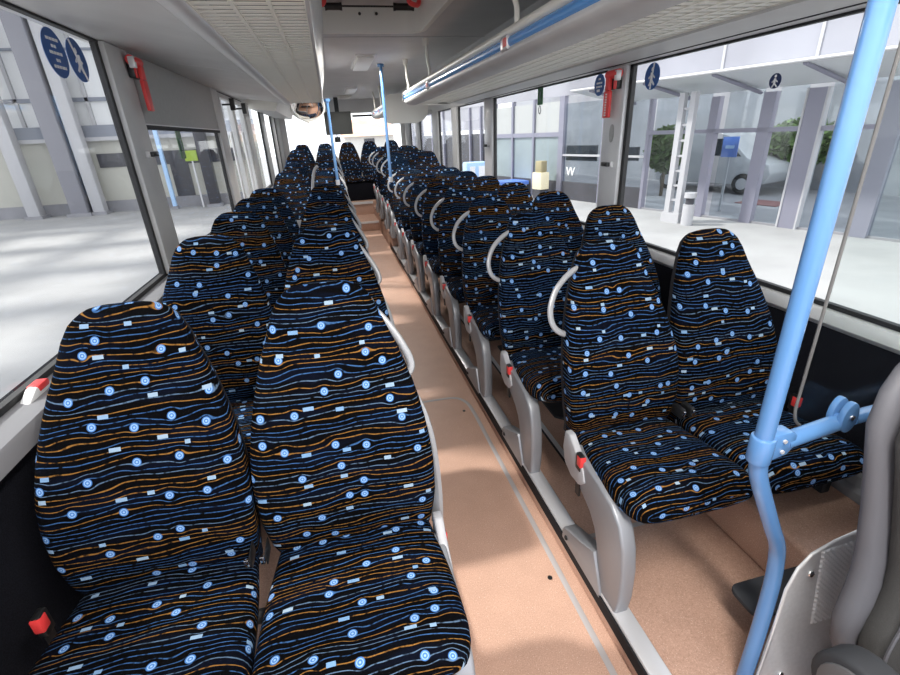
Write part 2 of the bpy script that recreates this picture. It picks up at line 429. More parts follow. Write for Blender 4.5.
def make_pair(s):
    root = thing('double_seat', '', 'bus seat', (0,0,0), 'double seats right of the aisle' if s > 0 else 'double seats left of the aisle')
    for q in ((.218, .652) if s > 0 else (.226, .706)): seat(root, s*q, .92 if s > 0 else 1.)
    # grab handle on the aisle shoulder
    pts = [(.095,.198,.992),(.065,.193,.980),(.030,.182,.957),(-.003,.168,.925),(-.026,.150,.880),(-.030,.138,.842),(-.020,.128,.808),(.005,.122,.785),(.040,.120,.772)]
    if s < 0: pts = [(.125,.212,1.035),(.102,.207,1.020),(.074,.193,.990),(.048,.175,.95),(.028,.158,.912),(.016,.145,.878),(.018,.136,.855),(.040,.130,.835)]
    bm = B(); tube(bm, smooth_path([(s*x,y,z) for x,y,z in pts], 4), .0092, 10, 1., 1.25)
    child('grab_handle', bm, 'handle', root)
    # leg : swept casting with a foot on the rail
    outer = [(-.02,.405),(-.04,.345),(-.075,.308),(-.13,.280),(-.185,.252),(-.222,.215),(-.246,.16),(-.258,.09),(-.262,-.01)]
    inner = [(-.385,-.01),(-.398,.08),(-.396,.19),(-.382,.272),(-.352,.340),(-.30,.380),(-.217,.402),(-.12,.412),(-.05,.42)]
    poly = outer+inner
    bm = B(); prism(bm, poly, 0, min(s*-.012, s*.040), max(s*-.012, s*.040))
    lg = child('leg', bm, 'legm', root, bevel=.010, seg=3)
    bm = B(); prism(bm, [(-.03,-.02),(-.035,.035),(-.07,.052),(-.16,.09),(-.25,.135),(-.285,.06),(-.32,-.02)], 0, min(s*-.022, s*.036), max(s*-.022, s*.036))
    child('foot', bm, 'legm', lg, bevel=.008)
    bm = B(); dome(bm, (s*-.024, -.07, .012), .006, .010, .010, 12, 6)
    child('bolt', bm, 'black', lg)
    bm = B(); prism(bm, [(.005,.455),(.015,.38),(-.005,.325),(-.055,.300),(-.115,.305),(-.15,.34),(-.13,.385),(-.09,.41),(-.03,.46)], 0, min(s*-.018, s*.008), max(s*-.018, s*.008))
    child('hinge_cover', bm, 'hinge', root, bevel=.006)
    buckle(root, s*-.012, (-.105 if s > 0 else -.03), (.395 if s > 0 else .385))
    buckle(root, s*(.905 if s > 0 else .955), -.07, .44)
    # belt tongues lying in the gap between the two seats
    for dx in (-.016, .022):
        bm = B(); box(bm, (s*.436 if s > 0 else s*.466)+dx-.010, (s*.437 if s > 0 else s*.482)+dx+.010, -.055, .0, .452, .492)
        t = child('belt_tongue', bm, 'black', root, bevel=.006)
        bm = B(); box(bm, (s*.437 if s > 0 else s*.482)+dx-.006, (s*.437 if s > 0 else s*.482)+dx+.006, -.062, -.052, .463, .486)
        child('steel_plate', bm, 'chrome', t, bevel=.002)
    bm = B()
    tube(bm, [(s*.03,-.10,.33),(s*.86,-.10,.33)], .018, 8); tube(bm, [(s*.03,-.27,.33),(s*.86,-.27,.33)], .018, 8)
    child('seat_frame', bm, 'dark', root)
    bm = B(); box(bm, min(s*.84,s*.88), max(s*.84,s*.88), -.30, -.06, .0, .34)
    child('leg', bm, 'dark', root, bevel=.006)
    if s < 0:
        pts = [(.030,.128,.80),(.006,.105,.74),(-.010,.080,.66),(-.016,.060,.56),(-.016,.045,.46),(-.012,.04,.38)]
        bm = B(); tube(bm, smooth_path([(s*x,y,z) for x,y,z in pts], 3), .013, 8, 1., 1.6)
        child('armrest', bm, 'handle', root)
    # footrest of the next row hangs behind the backrests
    bm = B(); prism(bm, [(min(s*.20,s*.84), .69),(max(s*.20,s*.84), .69),(max(s*.20,s*.84), .52),(max(s*.20,s*.84)-.04, .48),(min(s*.20,s*.84)+.04, .48),(min(s*.20,s*.84), .52)], 2, .135, .15)
    f = child('footrest', bm, 'dark', root, bevel=.004)
    for q in (.30, .74):
        bm = B(); tube(bm, [(s*q,.10,.36),(s*q,.30,.25),(s*q,.51,.14)], .010, 8); child('bracket', bm, 'dark', f)
    return root
ORD = ['first','second','third','fourth','fifth','sixth','seventh','eighth','ninth','tenth','eleventh','twelfth']
pR = make_pair(1); pL = make_pair(-1)
RX, LX = .705, .155
r_rows = [(1.26+.7*i, 0 if i < 8 else (.15 if i < 10 else .2)) for i in range(12)]
l_rows = [(1.01,0),(1.90,0),(2.63,0),(3.30,0),(3.98,0),(6.05,0),(6.78,0),(7.5,.05),(8.2,.15),(8.9,.2)]
RSEAT, LSEAT = [], []
for i, (y, dz) in enumerate(r_rows):
    lab = f'striped black and blue double seat, {ORD[i]} from the front right of the aisle'
    if i == 0: o = pR; o.location = (RX, y, PZ+dz); o['label'] = lab
    else: o = dup(pR, (RX, y, PZ+dz), lab)
    RSEAT.append(o)
for i, (y, dz) in enumerate(l_rows):
    lab = f'striped black and blue double seat, {ORD[i]} from the front left of the aisle'
    if i == 0: o = pL; o.location = (LX, y, PZ+dz); o['label'] = lab
    else: o = dup(pL, (LX, y, PZ+dz), lab)
    LSEAT.append(o)
bench = thing('rear_bench', 'five-place patterned bench seat across the back under the rear window', 'bus seat', (.36, 10.1, PZ+.29))
for k in range(5): seat(bench, -.88+.44*k)
bm = B(); box(bm, -1.1, 1.1, -.36, .05, .0, .335); child('plinth', bm, 'carpet', bench, bevel=.01)

# ------------------------------------------------------------------ floor, platforms
def cbox(x0, x1, y0, y1, z0, z1):
    bm = B(); box(bm, x0, x1, y0, y1, z0, z1); return bm
struct('floor', cbox(XL-.04, XR+.04, -1.6, 10.95, AZ-.10, AZ), 'vinyl')
struct('floor_platform_right', cbox(.695, XR, -1.2, 7.0, AZ, PZ), 'vinyl', smooth=0)
struct('floor_platform_left', cbox(XL, .155, -1.2, 4.45, AZ, PZ), 'vinyl', bevel=.006)
struct('floor_platform_left_rear', cbox(XL, .155, 5.5, 7.35, AZ, PZ), 'vinyl', bevel=.006)
struct('floor_podium_right', cbox(.695, XR, 6.6, 8.2, AZ, PZ+.15), 'vinyl', bevel=.006)
struct('floor_podium_right_rear', cbox(.695, XR, 8.0, 9.7, AZ, PZ+.2), 'vinyl', bevel=.006)
struct('floor_podium_left', cbox(XL, .155, 7.2, 8.0, AZ, PZ+.05), 'vinyl', bevel=.006)
struct('floor_podium_left_mid', cbox(XL, .155, 7.85, 8.6, AZ, PZ+.15), 'vinyl', bevel=.006)
struct('floor_podium_left_rear', cbox(XL, .155, 8.55, 9.7, AZ, PZ+.2), 'vinyl', bevel=.006)
struct('floor_podium_rear', cbox(XL, XR, 9.5, 10.9, AZ, PZ+.29), 'vinyl', bevel=.006)
struct('floor_step_rear', cbox(.155, .695, 8.6, 9.55, AZ, AZ+.16), 'vinyl', bevel=.006)
struct('trim_step_rear', cbox(.16, .69, 8.58, 8.605, AZ+.13, AZ+.165), 'alulight')
struct('trim_step_bench', cbox(.16, .69, 9.48, 9.505, PZ+.25, PZ+.295), 'alulight')
struct('floor_wheel_box', cbox(1.27, XR, .68, 3.4, PZ, -1.24), 'vinyl', bevel=.02, seg=3)
# aluminium edge rail along the right platform, seat track beside it
bm = B(); box(bm, .690, .752, -.6, 6.6, PZ-.045, PZ+.006); struct('trim_1', bm, 'alu', bevel=.004)
bm = B(); box(bm, .684, .6915, -.6, 6.6, PZ-.052, PZ-.004); struct('trim_2', bm, 'shell')
bm = B(); box(bm, .893, .915, 1.1, 6.6, PZ, PZ+.006); struct('trim_3', bm, 'alulight')
bm = B(); box(bm, .882, .893, 1.1, 6.6, PZ, PZ+.002); struct('trim_4', bm, 'rubber')
bm = B(); box(bm, .10, .158, -.6, 4.45, PZ-.045, PZ+.006); struct('trim_5', bm, 'alu', bevel=.004)
bm = B(); box(bm, .10, .158, 5.5, 8.5, PZ-.045, PZ+.006); struct('trim_6', bm, 'alu', bevel=.004)
# grey weld seam round the aisle hatch
seam = smooth_path([(.22,2.52,0),(.45,2.52,0),(.56,2.51,0),(.615,2.46,0),(.638,2.35,0),(.640,2.0,0),(.640,1.2,0),(.640,.2,0),(.64,-.6,0)], 5)
bm = B(); tube(bm, [(p.x,p.y,AZ+.0005) for p in seam], .011, 8, 1., .12); struct('trim_7', bm, 'seam')
bm = B(); tube(bm, [(.75,1.18,PZ+.0005),(1.26,1.19,PZ+.0005)], .010, 8, 1., .12); struct('trim_8', bm, 'seam')
for k, (x, y) in enumerate([(.595,1.134),(.586,2.344)]):
    bm = B(); cyl(bm, (x,y,AZ), (x,y,AZ+.003), .009, 14)
    tag(obj('floor_bolt', bm, 'black'), ['small black floor bolt beside the grey seam, near the first right-hand seat leg','small black floor bolt inside the curved corner of the grey seam'][k], 'bolt', 'floor bolts')

# ------------------------------------------------------------------ walls
WB = -.626   # glass bottom
YF, YB = -1.5, 10.9
struct('wall_right', cbox(XR-.005, XR+.05, YF, YB, AZ-.1, WB-.005), 'carpet')
struct('wall_left', cbox(XL-.05, XL+.005, YF, YB, AZ-.1, WB-.005), 'carpet')
struct('wall_right_header', cbox(XR, XR+.05, YF, YB, .30, CZ+.1), 'ceil')
struct('wall_left_header', cbox(XL-.05, XL, YF, YB, .44, CZ+.1), 'ceil')
bm = B(); prism(bm, [(XR+.01,WB-.004),(XR-.022,WB-.012),(XR-.03,WB-.026),(XR-.03,WB-.055),(XR-.012,WB-.075),(XR-.005,WB-.078),(XR+.01,WB-.078)], 1, YF, YB); struct('trim_9', bm, 'alulight')
bm = B(); box(bm, XR-.012, XR+.01, YF, YB, WB-.006, WB+.010); struct('trim_10', bm, 'rubber')
bm = B(); prism(bm, [(XL-.01,WB-.004),(XL+.06,WB-.014),(XL+.085,WB-.020),(XL+.092,WB-.030),(XL+.092,WB-.075),(XL+.08,WB-.085),(XL-.01,WB-.085)], 1, YF, YB); struct('trim_11', bm, 'sill')
bm = B(); box(bm, XL-.01, XL+.012, YF, YB, WB-.006, WB+.012); struct('trim_12', bm, 'rubber')
bm = B(); prism(bm, [(XR-.005,-1.155),(XR-.03,-1.16),(XR-.03,-1.20),(XR-.055,-1.205),(XR-.055,-1.24),(XR-.005,-1.24)], 1, YF, YB); struct('baseboard_right', bm, 'sill', bevel=.003)
bm = B(); prism(bm, [(XL+.005,-1.36),(XL+.05,-1.37),(XL+.05,PZ),(XL+.005,PZ)], 1, YF, YB); struct('baseboard_left', bm, 'sill', bevel=.003)
# window header seals
bm = B(); box(bm, XL-.01, XL+.014, YF, YB, .432, .446); struct('trim_13', bm, 'rubber')
bm = B(); box(bm, XR-.012, XR+.01, YF, YB, .288, .302); struct('trim_14', bm, 'rubber')
# pillars and panes
tn = 15
def pillar(side, y0, y1, m='grey', top=None, d=.035):
    global tn
    x = XR if side > 0 else XL; z1 = .30 if side > 0 else .44
    lean = .0
    bm = B()
    xi = x - side*d
    box(bm, min(xi, x+side*.02), max(xi, x+side*.02), y0, y1, WB, z1)
    o = struct(f'trim_{tn}', bm, m, bevel=.006); tn += 1
    bm = B(); e = x-side*.012
    box(bm, min(e, x+side*.012), max(e, x+side*.012), y0-.030, y0+.004, WB, z1)
    obj('seal', bm, 'rubber', o)
    bm = B(); box(bm, min(e, x+side*.012), max(e, x+side*.012), y1-.004, y1+.02, WB, z1)
    obj('seal', bm, 'rubber', o)
    return o
wn_ = 1
def window(side, y0, y1):
    global wn_
    x = XR if side > 0 else XL; z1 = .30 if side > 0 else .44
    bm = B(); box(bm, x-.003, x+.003, y0, y1, WB-.004, z1)
    o = struct(f'window_{wn_}', bm, 'glass', smooth=0); wn_ += 1
    return o
RP = [(2.60,2.80),(4.95,5.20),(6.38,6.66),(7.55,7.95),(9.2,9.55)]
LP = [(2.70,2.96),(4.80,5.04)]
LP2 = [(6.46,6.80),(8.05,8.35),(9.5,9.8)]
prev = YF
for a, b in RP:
    window(1, prev, a); pillar(1, a, b, 'alulight' if a < 6 else 'grey'); prev = b
window(1, prev, 10.3)
pillar(1, 10.3, YB, 'dgrey')
prev = YF
for a, b in LP: window(-1, prev, a); pillar(-1, a, b, 'grey'); prev = b
prev = 6.46
for i, (a, b) in enumerate(LP2):
    if i: window(-1, prev, a)
    pillar(-1, a, b); prev = b
window(-1, prev, 10.2); pillar(-1, 10.2, YB, 'dgrey')
# grey blind box in the upper half of the second left window
bm = B(); box(bm, XL+.004, XL+.028, 2.96, 4.80, .105, .44); o = struct('trim_90', bm, 'dgrey', bevel=.004)
bm = B(); box(bm, XL+.004, XL+.034, 2.96, 4.80, .085, .106); obj('bottom_rail', bm, 'dark', o)
bm = B(); box(bm, XL+.030, XL+.036, 2.96, 4.80, .106, .112); obj('bright_edge', bm, 'alulight', o)
# middle door with two glazed leaves
def door(n, y0, y1):
    d = bpy.data.objects.new(f'door_{n}', None); COL.objects.link(d); d.location = (XL, (y0+y1)/2, PZ-.1); d['kind'] = 'structure'
    bm = B(); w = .055
    for a, b in ((y0, y0+w), (y1-w, y1)): box(bm, XL-.02, XL+.03, a, b, PZ-.3, .43)
    for z0, z1 in ((PZ-.3, PZ-.12), (-.70,-.62), (.39,.43)): box(bm, XL-.019, XL+.029, y0+w, y1-w, z0, z1)
    obj('door_leaf', bm, 'grey', d, bevel=.004)
    bm = B(); box(bm, XL-.003, XL+.003, y0+w, y1-w, PZ-.12, .39); obj('door_glass', bm, 'glass', d, smooth=0)
    bm = B(); tube(bm, [(XL+.03,y0+.1,.33),(XL+.13,y0+.1,.33)], .008, 8)
    box(bm, XL+.10, XL+.14, y0+.08, y0+.12, .28, .38)
    obj('door_arm', bm, 'black', d)
    bm = B(); tube(bm, [(XL+.045,y0+.16,.1),(XL+.05,y0+.16,-.6)], .014, 8); obj('door_handle', bm, 'alulight', d)
door(1, 5.08, 5.74); door(2, 5.76, 6.42)
# rear wall with window
bm = B()
box(bm, XL-.05, XR+.05, YB, YB+.06, AZ-.1, -.42); box(bm, XL-.05, XR+.05, YB, YB+.06, .46, CZ+.1)
box(bm, XL-.05, XL+.14, YB, YB+.06, -.42, .46); box(bm, XR-.12, XR+.05, YB, YB+.06, -.42, .46)
struct('wall_rear', bm, 'ceil')
bm = B(); box(bm, XL+.14, XR-.12, YB+.02, YB+.026, -.42, .46); struct(f'window_{wn_}', bm, 'glass', smooth=0); wn_ += 1
# ceiling with roof hatch opening
HX0, HX1, HY0, HY1 = -.02, .80, 2.45, 4.10
bm = B()
box(bm, XL-.05, HX0, YF, YB, CZ, CZ+.05); box(bm, HX1, XR+.05, YF, YB, CZ, CZ+.05)
box(bm, HX0, HX1, YF, HY0, CZ, CZ+.05); box(bm, HX0, HX1, HY1, YB, CZ, CZ+.05)
struct('ceiling', bm, 'ceil')
struct('ceiling_roof', cbox(XL-.05, XR+.05, YF, YB, CZ+.22, CZ+.25), 'ceil')
# coves: left and right corners
bm = B(); prism(bm, [(XR,.30),(XR,.72),(XR-.30,.72),(XR-.10,.55)], 1, YF, YB); struct('ceiling_cove_right', bm, 'ceil')
bm = B(); box(bm, XL+.1, XR-.1, 4.32, 4.335, CZ-.004, CZ); struct('ceiling_joint', bm, 'grey')
# window seal side end-wall behind the lens stays open: the windscreen

# roof hatch
hz = thing('roof_hatch', 'recessed grey roof hatch with rounded frame and red corner handles', 'roof hatch', ((HX0+HX1)/2, (HY0+HY1)/2, CZ))
def rrect(x0, x1, y0, y1, r, n=5):
    out = []
    for cx, cy, a0 in ((x1-r,y1-r,0),(x0+r,y1-r,90),(x0+r,y0+r,180),(x1-r,y0+r,270)):
        for k in range(n+1):
            a = math.radians(a0+90*k/n); out.append((cx+r*math.cos(a), cy+r*math.sin(a)))
    return out
bm = B(); A = rrect(HX0-.015,HX1+.015,HY0-.015,HY1+.015,.12); I = rrect(HX0+.02,HX1-.02,HY0+.02,HY1-.02,.10); T = rrect(HX0+.035,HX1-.035,HY0+.035,HY1-.035,.09)
loft(bm, [[(x,y,CZ) for x,y in A],[(x,y,CZ-.018) for x,y in A],[(x,y,CZ-.018) for x,y in I],[(x,y,CZ+.145) for x,y in T]], cap=False)
obj('frame', bm, 'cream', hz, smooth=50)
bm = B(); prism(bm, T, 2, CZ+.14, CZ+.155); obj('lid', bm, 'ceil', hz)
bm = B(); tube(bm, [(HX0+.06,3.93,CZ+.115),(HX1-.06,3.93,CZ+.115)], .006, 8); obj('strut', bm, 'black', hz)
for xa, xb in ((.10,.215),(.575,.72)):
    bm = B(); tube(bm, [(xa,3.93,CZ+.113),(xa+.02,3.93,CZ+.113),(xb-.02,3.93,CZ+.113),(xb,3.93,CZ+.113)], [.026,.022,.022,.026], 12)
    obj('spring_roller', bm, 'black', hz)
for x in (.34, .46):
    bm = B(); dome(bm, (x,4.02,CZ+.09), .011, .011, .011, 10, 6); obj('screw', bm, 'black', hz)
for xa in (.05, .70):
    bm = B(); tube(bm, smooth_path([(xa-.05,3.75,CZ+.135),(xa-.03,3.78,CZ+.105),(xa+.03,3.84,CZ+.105),(xa+.05,3.87,CZ+.135)], 4), .016, 8)
    obj('release_handle', bm, 'hotred', hz)

# ------------------------------------------------------------------ luggage racks
def slats(y0, y1, x0, x1, z0, z1, ribs, pitch=.050, w=.029):
    bm = B(); n = int((y1-y0)/pitch)
    for k in range(n):
        y = y0+k*pitch
        v = [bm.verts.new(p) for p in ((x0,y,z0-.0015),(x1,y,z1-.0015),(x1,y+w,z1-.0015),(x0,y+w,z0-.0015),(x0,y,z0+.0015),(x1,y,z1+.0015),(x1,y+w,z1+.0015),(x0,y+w,z0+.0015))]
        for f in ((3,2,1,0),(4,5,6,7),(0,1,5,4),(1,2,6,5),(2,3,7,6),(3,0,4,7)): bm.faces.new([v[i] for i in f])
    for t in ribs:
        x = x0+(x1-x0)*t; z = z0+(z1-z0)*t
        box(bm, x-.006, x+.006, y0, y1, z-.004, z+.006)
    return bm
def rack_right(y0, y1, label, cap_front):
    t = thing('luggage_rack', label, 'luggage rack', (1.25, y0, .32), 'luggage racks right of the aisle')
    obj('grille', slats(y0, y1, 1.01, 1.43, .312, .326, (.0,.2,.4,.6,.8,1.)), 'slat', t, smooth=0)
    bm = B(); prism(bm, [(1.005,.405),(1.43,.405),(1.43,.412),(1.005,.412)], 1, y0, y1); obj('tray', bm, 'tray', t)
    # rounded nose under the blue rail
    bm = B(); prism(bm, [(.885,.350),(.89,.335),(.91,.318),(.95,.305),(1.01,.303),(1.015,.318),(.96,.325),(.93,.34),(.915,.365),(.90,.370)], 1, y0, y1); obj('front_profile', bm, 'grey', t, smooth=60)
    bm = B(); tube(bm, [(.905,y0,.382),(.905,y1,.382)], .024, 14); obj('blue_handrail', bm, 'deepblue', t)
    bm = B(); prism(bm, [(.882,.410),(.880,.425),(.885,.438),(.895,.444),(.915,.444),(.925,.435),(.925,.405),(.90,.402)], 1, y0, y1); obj('top_profile', bm, 'cream', t, smooth=60)
    bm = B(); prism(bm, [(1.43,.312),(1.50,.302),(1.58,.300),(1.655,.296),(1.668,.305),(1.668,.345),(1.58,.335),(1.43,.340)], 1, y0, y1); obj('wall_profile', bm, 'grey', t, smooth=50)
    bm = B(); box(bm, 1.592, 1.600, y0, y1, .2965, .302); obj('seam', bm, 'rubber', t)
    for y in ((.6, 2.42, 4.36) if not cap_front else (8.6, 9.5)):
        bm = B(); prism(bm, [(.874,.352),(.874,.405),(.885,.416),(.930,.416),(.938,.40),(.938,.36),(.925,.345),(.89,.345)], 1, y, y+.085); c = obj('clamp', bm, 'alu', t, bevel=.006)
        bm = B(); box(bm, .872, .876, y+.002, y+.045, .362, .398); obj('red_mark', bm, 'red', c)
    if cap_front:
        poly = [(.88,.26),(.88,.44),(.93,.54),(1.0,.58),(1.56,.60),(1.60,.40),(1.58,.28),(1.50,.20),(1.40,.165),(1.0,.165),(.92,.19)]
        bm = B(); prism(bm, poly, 1, y0-.02, y0+.012); obj('end_cap', bm, 'cream', t, bevel=.008)
    bm = B(); prism(bm, [(.875,.34),(.875,.44),(.93,.45),(.94,.30),(1.0,.295),(1.43,.30),(1.43,.36),(.95,.36)] if not cap_front else [(.875,.34),(.875,.44),(.93,.45),(.94,.30)], 1, y1, y1+.015); obj('end_bracket', bm, 'cream', t)
    return t
rr = rack_right(-1.2, 5.80, 'long cream slatted luggage rack with blue handrail above the right-hand windows', False)
for y in (2.35, 4.36, 5.5):
    bm = B(); tube(bm, smooth_path([(.90,y,.44),(.90,y+.002,.50),(.895,y+.03,.56),(.89,y+.04,CZ)], 4), .013, 10); h = obj('hanger', bm, 'cream', rr)
    bm = B(); cyl(bm, (.89,y+.04,CZ-.05), (.89,y+.04,CZ), .026, 12); obj('flange', bm, 'cream', h)
r2 = rack_right(8.0, 9.95, 'shorter luggage rack with cream rounded end cap towards the back on the right', True)
for y in (8.3, 9.4):
    bm = B(); tube(bm, [(.90,y,.44),(.89,y,CZ)], .013, 8); obj('hanger', bm, 'cream', r2)

def rack_left(y0, y1, label):
    t = thing('luggage_rack', label, 'luggage rack', (-.2, y0, .38), 'luggage racks left of the aisle')
    obj('grille', slats(y0, y1, -.345, -.010, .380, .380, (.0,.36,.68,1.)), 'slat', t, smooth=0)
    bm = B(); box(bm, -.345, -.01, y0, y1, .450, .457); obj('tray', bm, 'tray', t)
    bm = B(); prism(bm, [(-.012,.372),(.0,.372),(.006,.385),(.004,.42),(.012,.50),(.042,.60),(.07,CZ-.001),(.05,CZ-.001),(.022,.60),(-.006,.50),(-.012,.42)], 1, y0, y1); obj('front_profile', bm, 'grey', t, smooth=60)
    bm = B(); prism(bm, [(-.345,.372),(-.36,.362),(-.39,.362),(-.415,.372),(-.43,.392),(-.40,.41),(-.345,.40)], 1, y0, y1); obj('edge_profile', bm, 'alulight', t, smooth=60)
    bm = B(); prism(bm, [(-.425,.380),(-.60,.408),(-.80,.432),(XL+.03,.440),(XL+.002,.442),(XL+.002,.47),(-.70,.47),(-.42,.41)], 1, y0, y1); obj('wall_panel', bm, 'grey', t, smooth=50)
    return t
rl = rack_left(-1.2, 6.1, 'long slatted luggage rack with grey panels above the left-hand windows')
for y in (1.55, 3.35):
    bm = B(); prism(bm, [(-.43,.3785),(-.60,.4065),(-.80,.4305),(-.80,.432),(-.60,.408),(-.43,.380)], 1, y, y+.008); obj('panel_joint', bm, 'alulight', rl)
rl2 = thing('luggage_rack', 'short grey luggage rack behind the stairwell on the left', 'luggage rack', (-.5, 7.3, .4), 'luggage racks left of the aisle')
bm = B(); prism(bm, [(XL+.002,.40),(-.62,.36),(-.60,.42),(-.55,.60),(XL+.002,.62)], 1, 7.0, 10.2); obj('wall_panel', bm, 'grey', rl2)
bm = B(); prism(bm, [(XL+.002,.39),(-.62,.35),(-.58,.42),(-.53,.62),(XL+.002,.63)], 1, 6.97, 7.0); obj('end_cap', bm, 'cream', rl2)
# convex mirror over the middle door
cm = thing('convex_mirror', 'round convex mirror in a cream rim under the far end of the left rack', 'mirror', (-.19, 6.45, .36))
bm = B(); prism(bm, [(-.19+.21*math.cos(a), .36+.16*math.sin(a)) for a in [2*math.pi*k/32 for k in range(32)]], 1, 6.46, 6.49); obj('rim', bm, 'cream', cm)
bm = B(); rings = []
for i in range(9):
    a = math.pi/2*i/8*.98; rings.append([(-.19+.19*math.cos(a)*math.cos(b), 6.42+.42*(.36-(.36+.145*math.cos(a)*math.sin(b)))*1.0-.035*math.sin(a), .36+.145*math.cos(a)*math.sin(b)) for b in [2*math.pi*k/32 for k in range(32)]])
loft(bm, rings); obj('mirror_glass', bm, 'mirror', cm, smooth=80)
bm = B(); tube(bm, [(-.19,6.48,.5),(-.19,6.48,CZ)], .012, 8); obj('bracket', bm, 'cream', cm)
bm = B(); tube(bm, [(-.42,6.44,.42),(-.30,6.44,.24),(-.19,6.44,.185)], .014, 8); obj('rim_arm', bm, 'cream', cm)

# ------------------------------------------------------------------ ceiling lamps and far fittings
def lamp(x, y0, y1, label):
    t = thing('ceiling_lamp', label, 'ceiling lamp', (x, (y0+y1)/2, CZ), 'oblong ceiling lamps')
    bm = B(); prism(bm, rrect(x-.10, x+.10, y0, y1, .03), 2, CZ-.012, CZ); obj('housing', bm, 'white', t)
    bm = B(); prism(bm, rrect(x-.085, x+.085, y0+.02, y1-.02, .03), 2, CZ-.032, CZ-.012); obj('lens', bm, 'lens', t, bevel=.008, seg=3)
lamp(.455, 5.15, 6.15, 'oblong white ceiling lamp nearest the roof hatch')
lamp(.46, 8.3, 9.2, 'oblong white ceiling lamp nearest the rear window')
lamp(.40, -.6, .4, 'added unseen oblong ceiling lamp brightening the front of the aisle')  # unseen lamp, added above the lens to brighten the cabin
bm = B(); dome(bm, (.40, 10.0, CZ-.01), .14, .14, .05, 24, 8); tag(obj('ceiling_vent', bm, 'cream'), 'small round ceiling vent in front of the rear window', 'vent')
sc_ = thing('ceiling_screen', 'dark grey panel hanging from the ceiling before the rear window', 'screen', (.25, 10.3, .3))
bm = B(); box(bm, -.02, .50, 10.28, 10.32, .06, .47); obj('panel', bm, 'screen', sc_, bevel=.008)
bm = B(); box(bm, .20, .28, 10.29, 10.31, .46, CZ); obj('bracket', bm, 'dark', sc_)
cmr = thing('rear_camera', 'small black device on the rear window below the hanging panel', 'camera', (.19, 10.6, -.02))
bm = B(); box(bm, .13, .25, 10.55, 10.66, -.08, .02); obj('body', bm, 'black', cmr, bevel=.01)
bm = B(); cyl(bm, (.19,10.55,-.03), (.19,10.52,-.03), .03, 16); obj('lens', bm, 'glass2', cmr)
bm = B(); tube(bm, [(.19,10.62,0),(.19,10.88,.05)], .015, 8); obj('bracket', bm, 'black', cmr)
bm = B(); box(bm, .55, .98, 10.84, 10.88, .385, .425); tag(obj('window_latch', bm, 'black', bevel=.006), 'slim black bar along the top of the rear window', 'bar')

# ------------------------------------------------------------------ grab poles
def far_pole(x, y, z0, z1, label, dx=0.):
    t = thing('grab_pole', label, 'grab pole', (x, y, z0), 'far blue grab poles')
    bm = B(); tube(bm, [(x,y,z0),(x+dx,y,z1)], .0175, 14); obj('tube', bm, 'blue', t)
    bm = B(); cyl(bm, (x,y,z0-.01), (x,y,z0+.05), .026, 14); obj('clamp', bm, 'alu', t)
    bm = B(); cyl(bm, (x+dx,y,z1-.03), (x+dx,y,z1), .035, 14); obj('flange', bm, 'blue', t)
far_pole(.665, 5.85, -.50, CZ, 'thin blue grab pole by the far end of the right-hand luggage rack')
far_pole(.045, 6.18, -.52, .42, 'thin blue grab pole under the far end of the left-hand luggage rack')
# stairwell rail left
bm = B(); tube(bm, smooth_path([(-.27,5.6,-1.45),(-.27,5.6,-.75),(-.255,5.6,-.60),(-.225,5.6,-.42),(-.19,5.6,-.31),(-.15,5.6,-.27)], 4), .016, 10)
tag(obj('stair_rail', bm, 'handle'), 'pale grey tube rail beside the stairwell between left-hand seats', 'handrail')
bm = B(); box(bm, -.90, -.30, 5.52, 5.55, AZ, -.82); tag(obj('stair_partition', bm, 'handle', bevel=.01), 'pale grey low partition at the stairwell left of the aisle', 'partition')

# near pole: upright, joint, dog-leg below, cross arm to the wall
PY = .65
np_ = thing('grab_pole', 'thick light blue grab pole with dog-leg foot in the right foreground', 'grab pole', (.98, PY, PZ))
bm = B(); tube(bm, [(.833,PY,-.66),(.826,PY,CZ)], .0185, 24); obj('upper_tube', bm, 'blue', np_)
bm = B(); tube(bm, smooth_path([(.833,PY,-.655),(.838,PY,-.70),(.856,PY,-.755),(.93,PY,-.905),(.966,PY,-.975),(.982,PY,-1.03),(.982,PY-.010,-1.12),(.958,PY-.032,-1.28),(.930,PY-.052,-1.45)], 5), .0190, 24); obj('lower_tube', bm, 'blue', np_)
bm = B(); cyl(bm, (.833,PY,-.690), (.8325,PY,-.625), .0245, 24)
prism(bm, [(.84,-.685),(.89,-.675),(.905,-.655),(.905,-.625),(.89,-.615),(.84,-.618)], 1, PY-.016, PY+.016); jt = obj('joint', bm, 'blue', np_, bevel=.004)
for z in (-.635, -.662):
    bm = B(); cyl(bm, (.872,PY-.020,z), (.872,PY-.010,z), .0045, 12); obj('screw', bm, 'alu', jt)
bm = B(); tube(bm, [(.89,PY,-.650),(1.055,PY,-.624)], .0185, 18, 1., 1.); ar = obj('cross_arm', bm, 'blue', np_)
bm = B(); tube(bm, [(1.065,PY,-.624),(1.670,PY,-.600)], .0165, 18); obj('wall_arm', bm, 'blue', np_)
bk = B()
for yy in (PY-.019, PY+.005):
    prism(bk, [(1.036+.022*math.cos(a), -.612+(.042 if math.sin(a) > 0 else .034)*math.sin(a)) for a in [2*math.pi*k/24 for k in range(24)]], 1, yy, yy+.014)
box(bk, 1.019, 1.052, PY-.017, PY+.017, -.640, -.608)
b_ = obj('folding_bracket', bk, 'blue', np_, bevel=.003)
bm = B(); cyl(bm, (1.036,PY-.023,-.605), (1.036,PY-.018,-.605), .006, 14); obj('pin', bm, 'chrome', b_)
np_.location.x -= .009
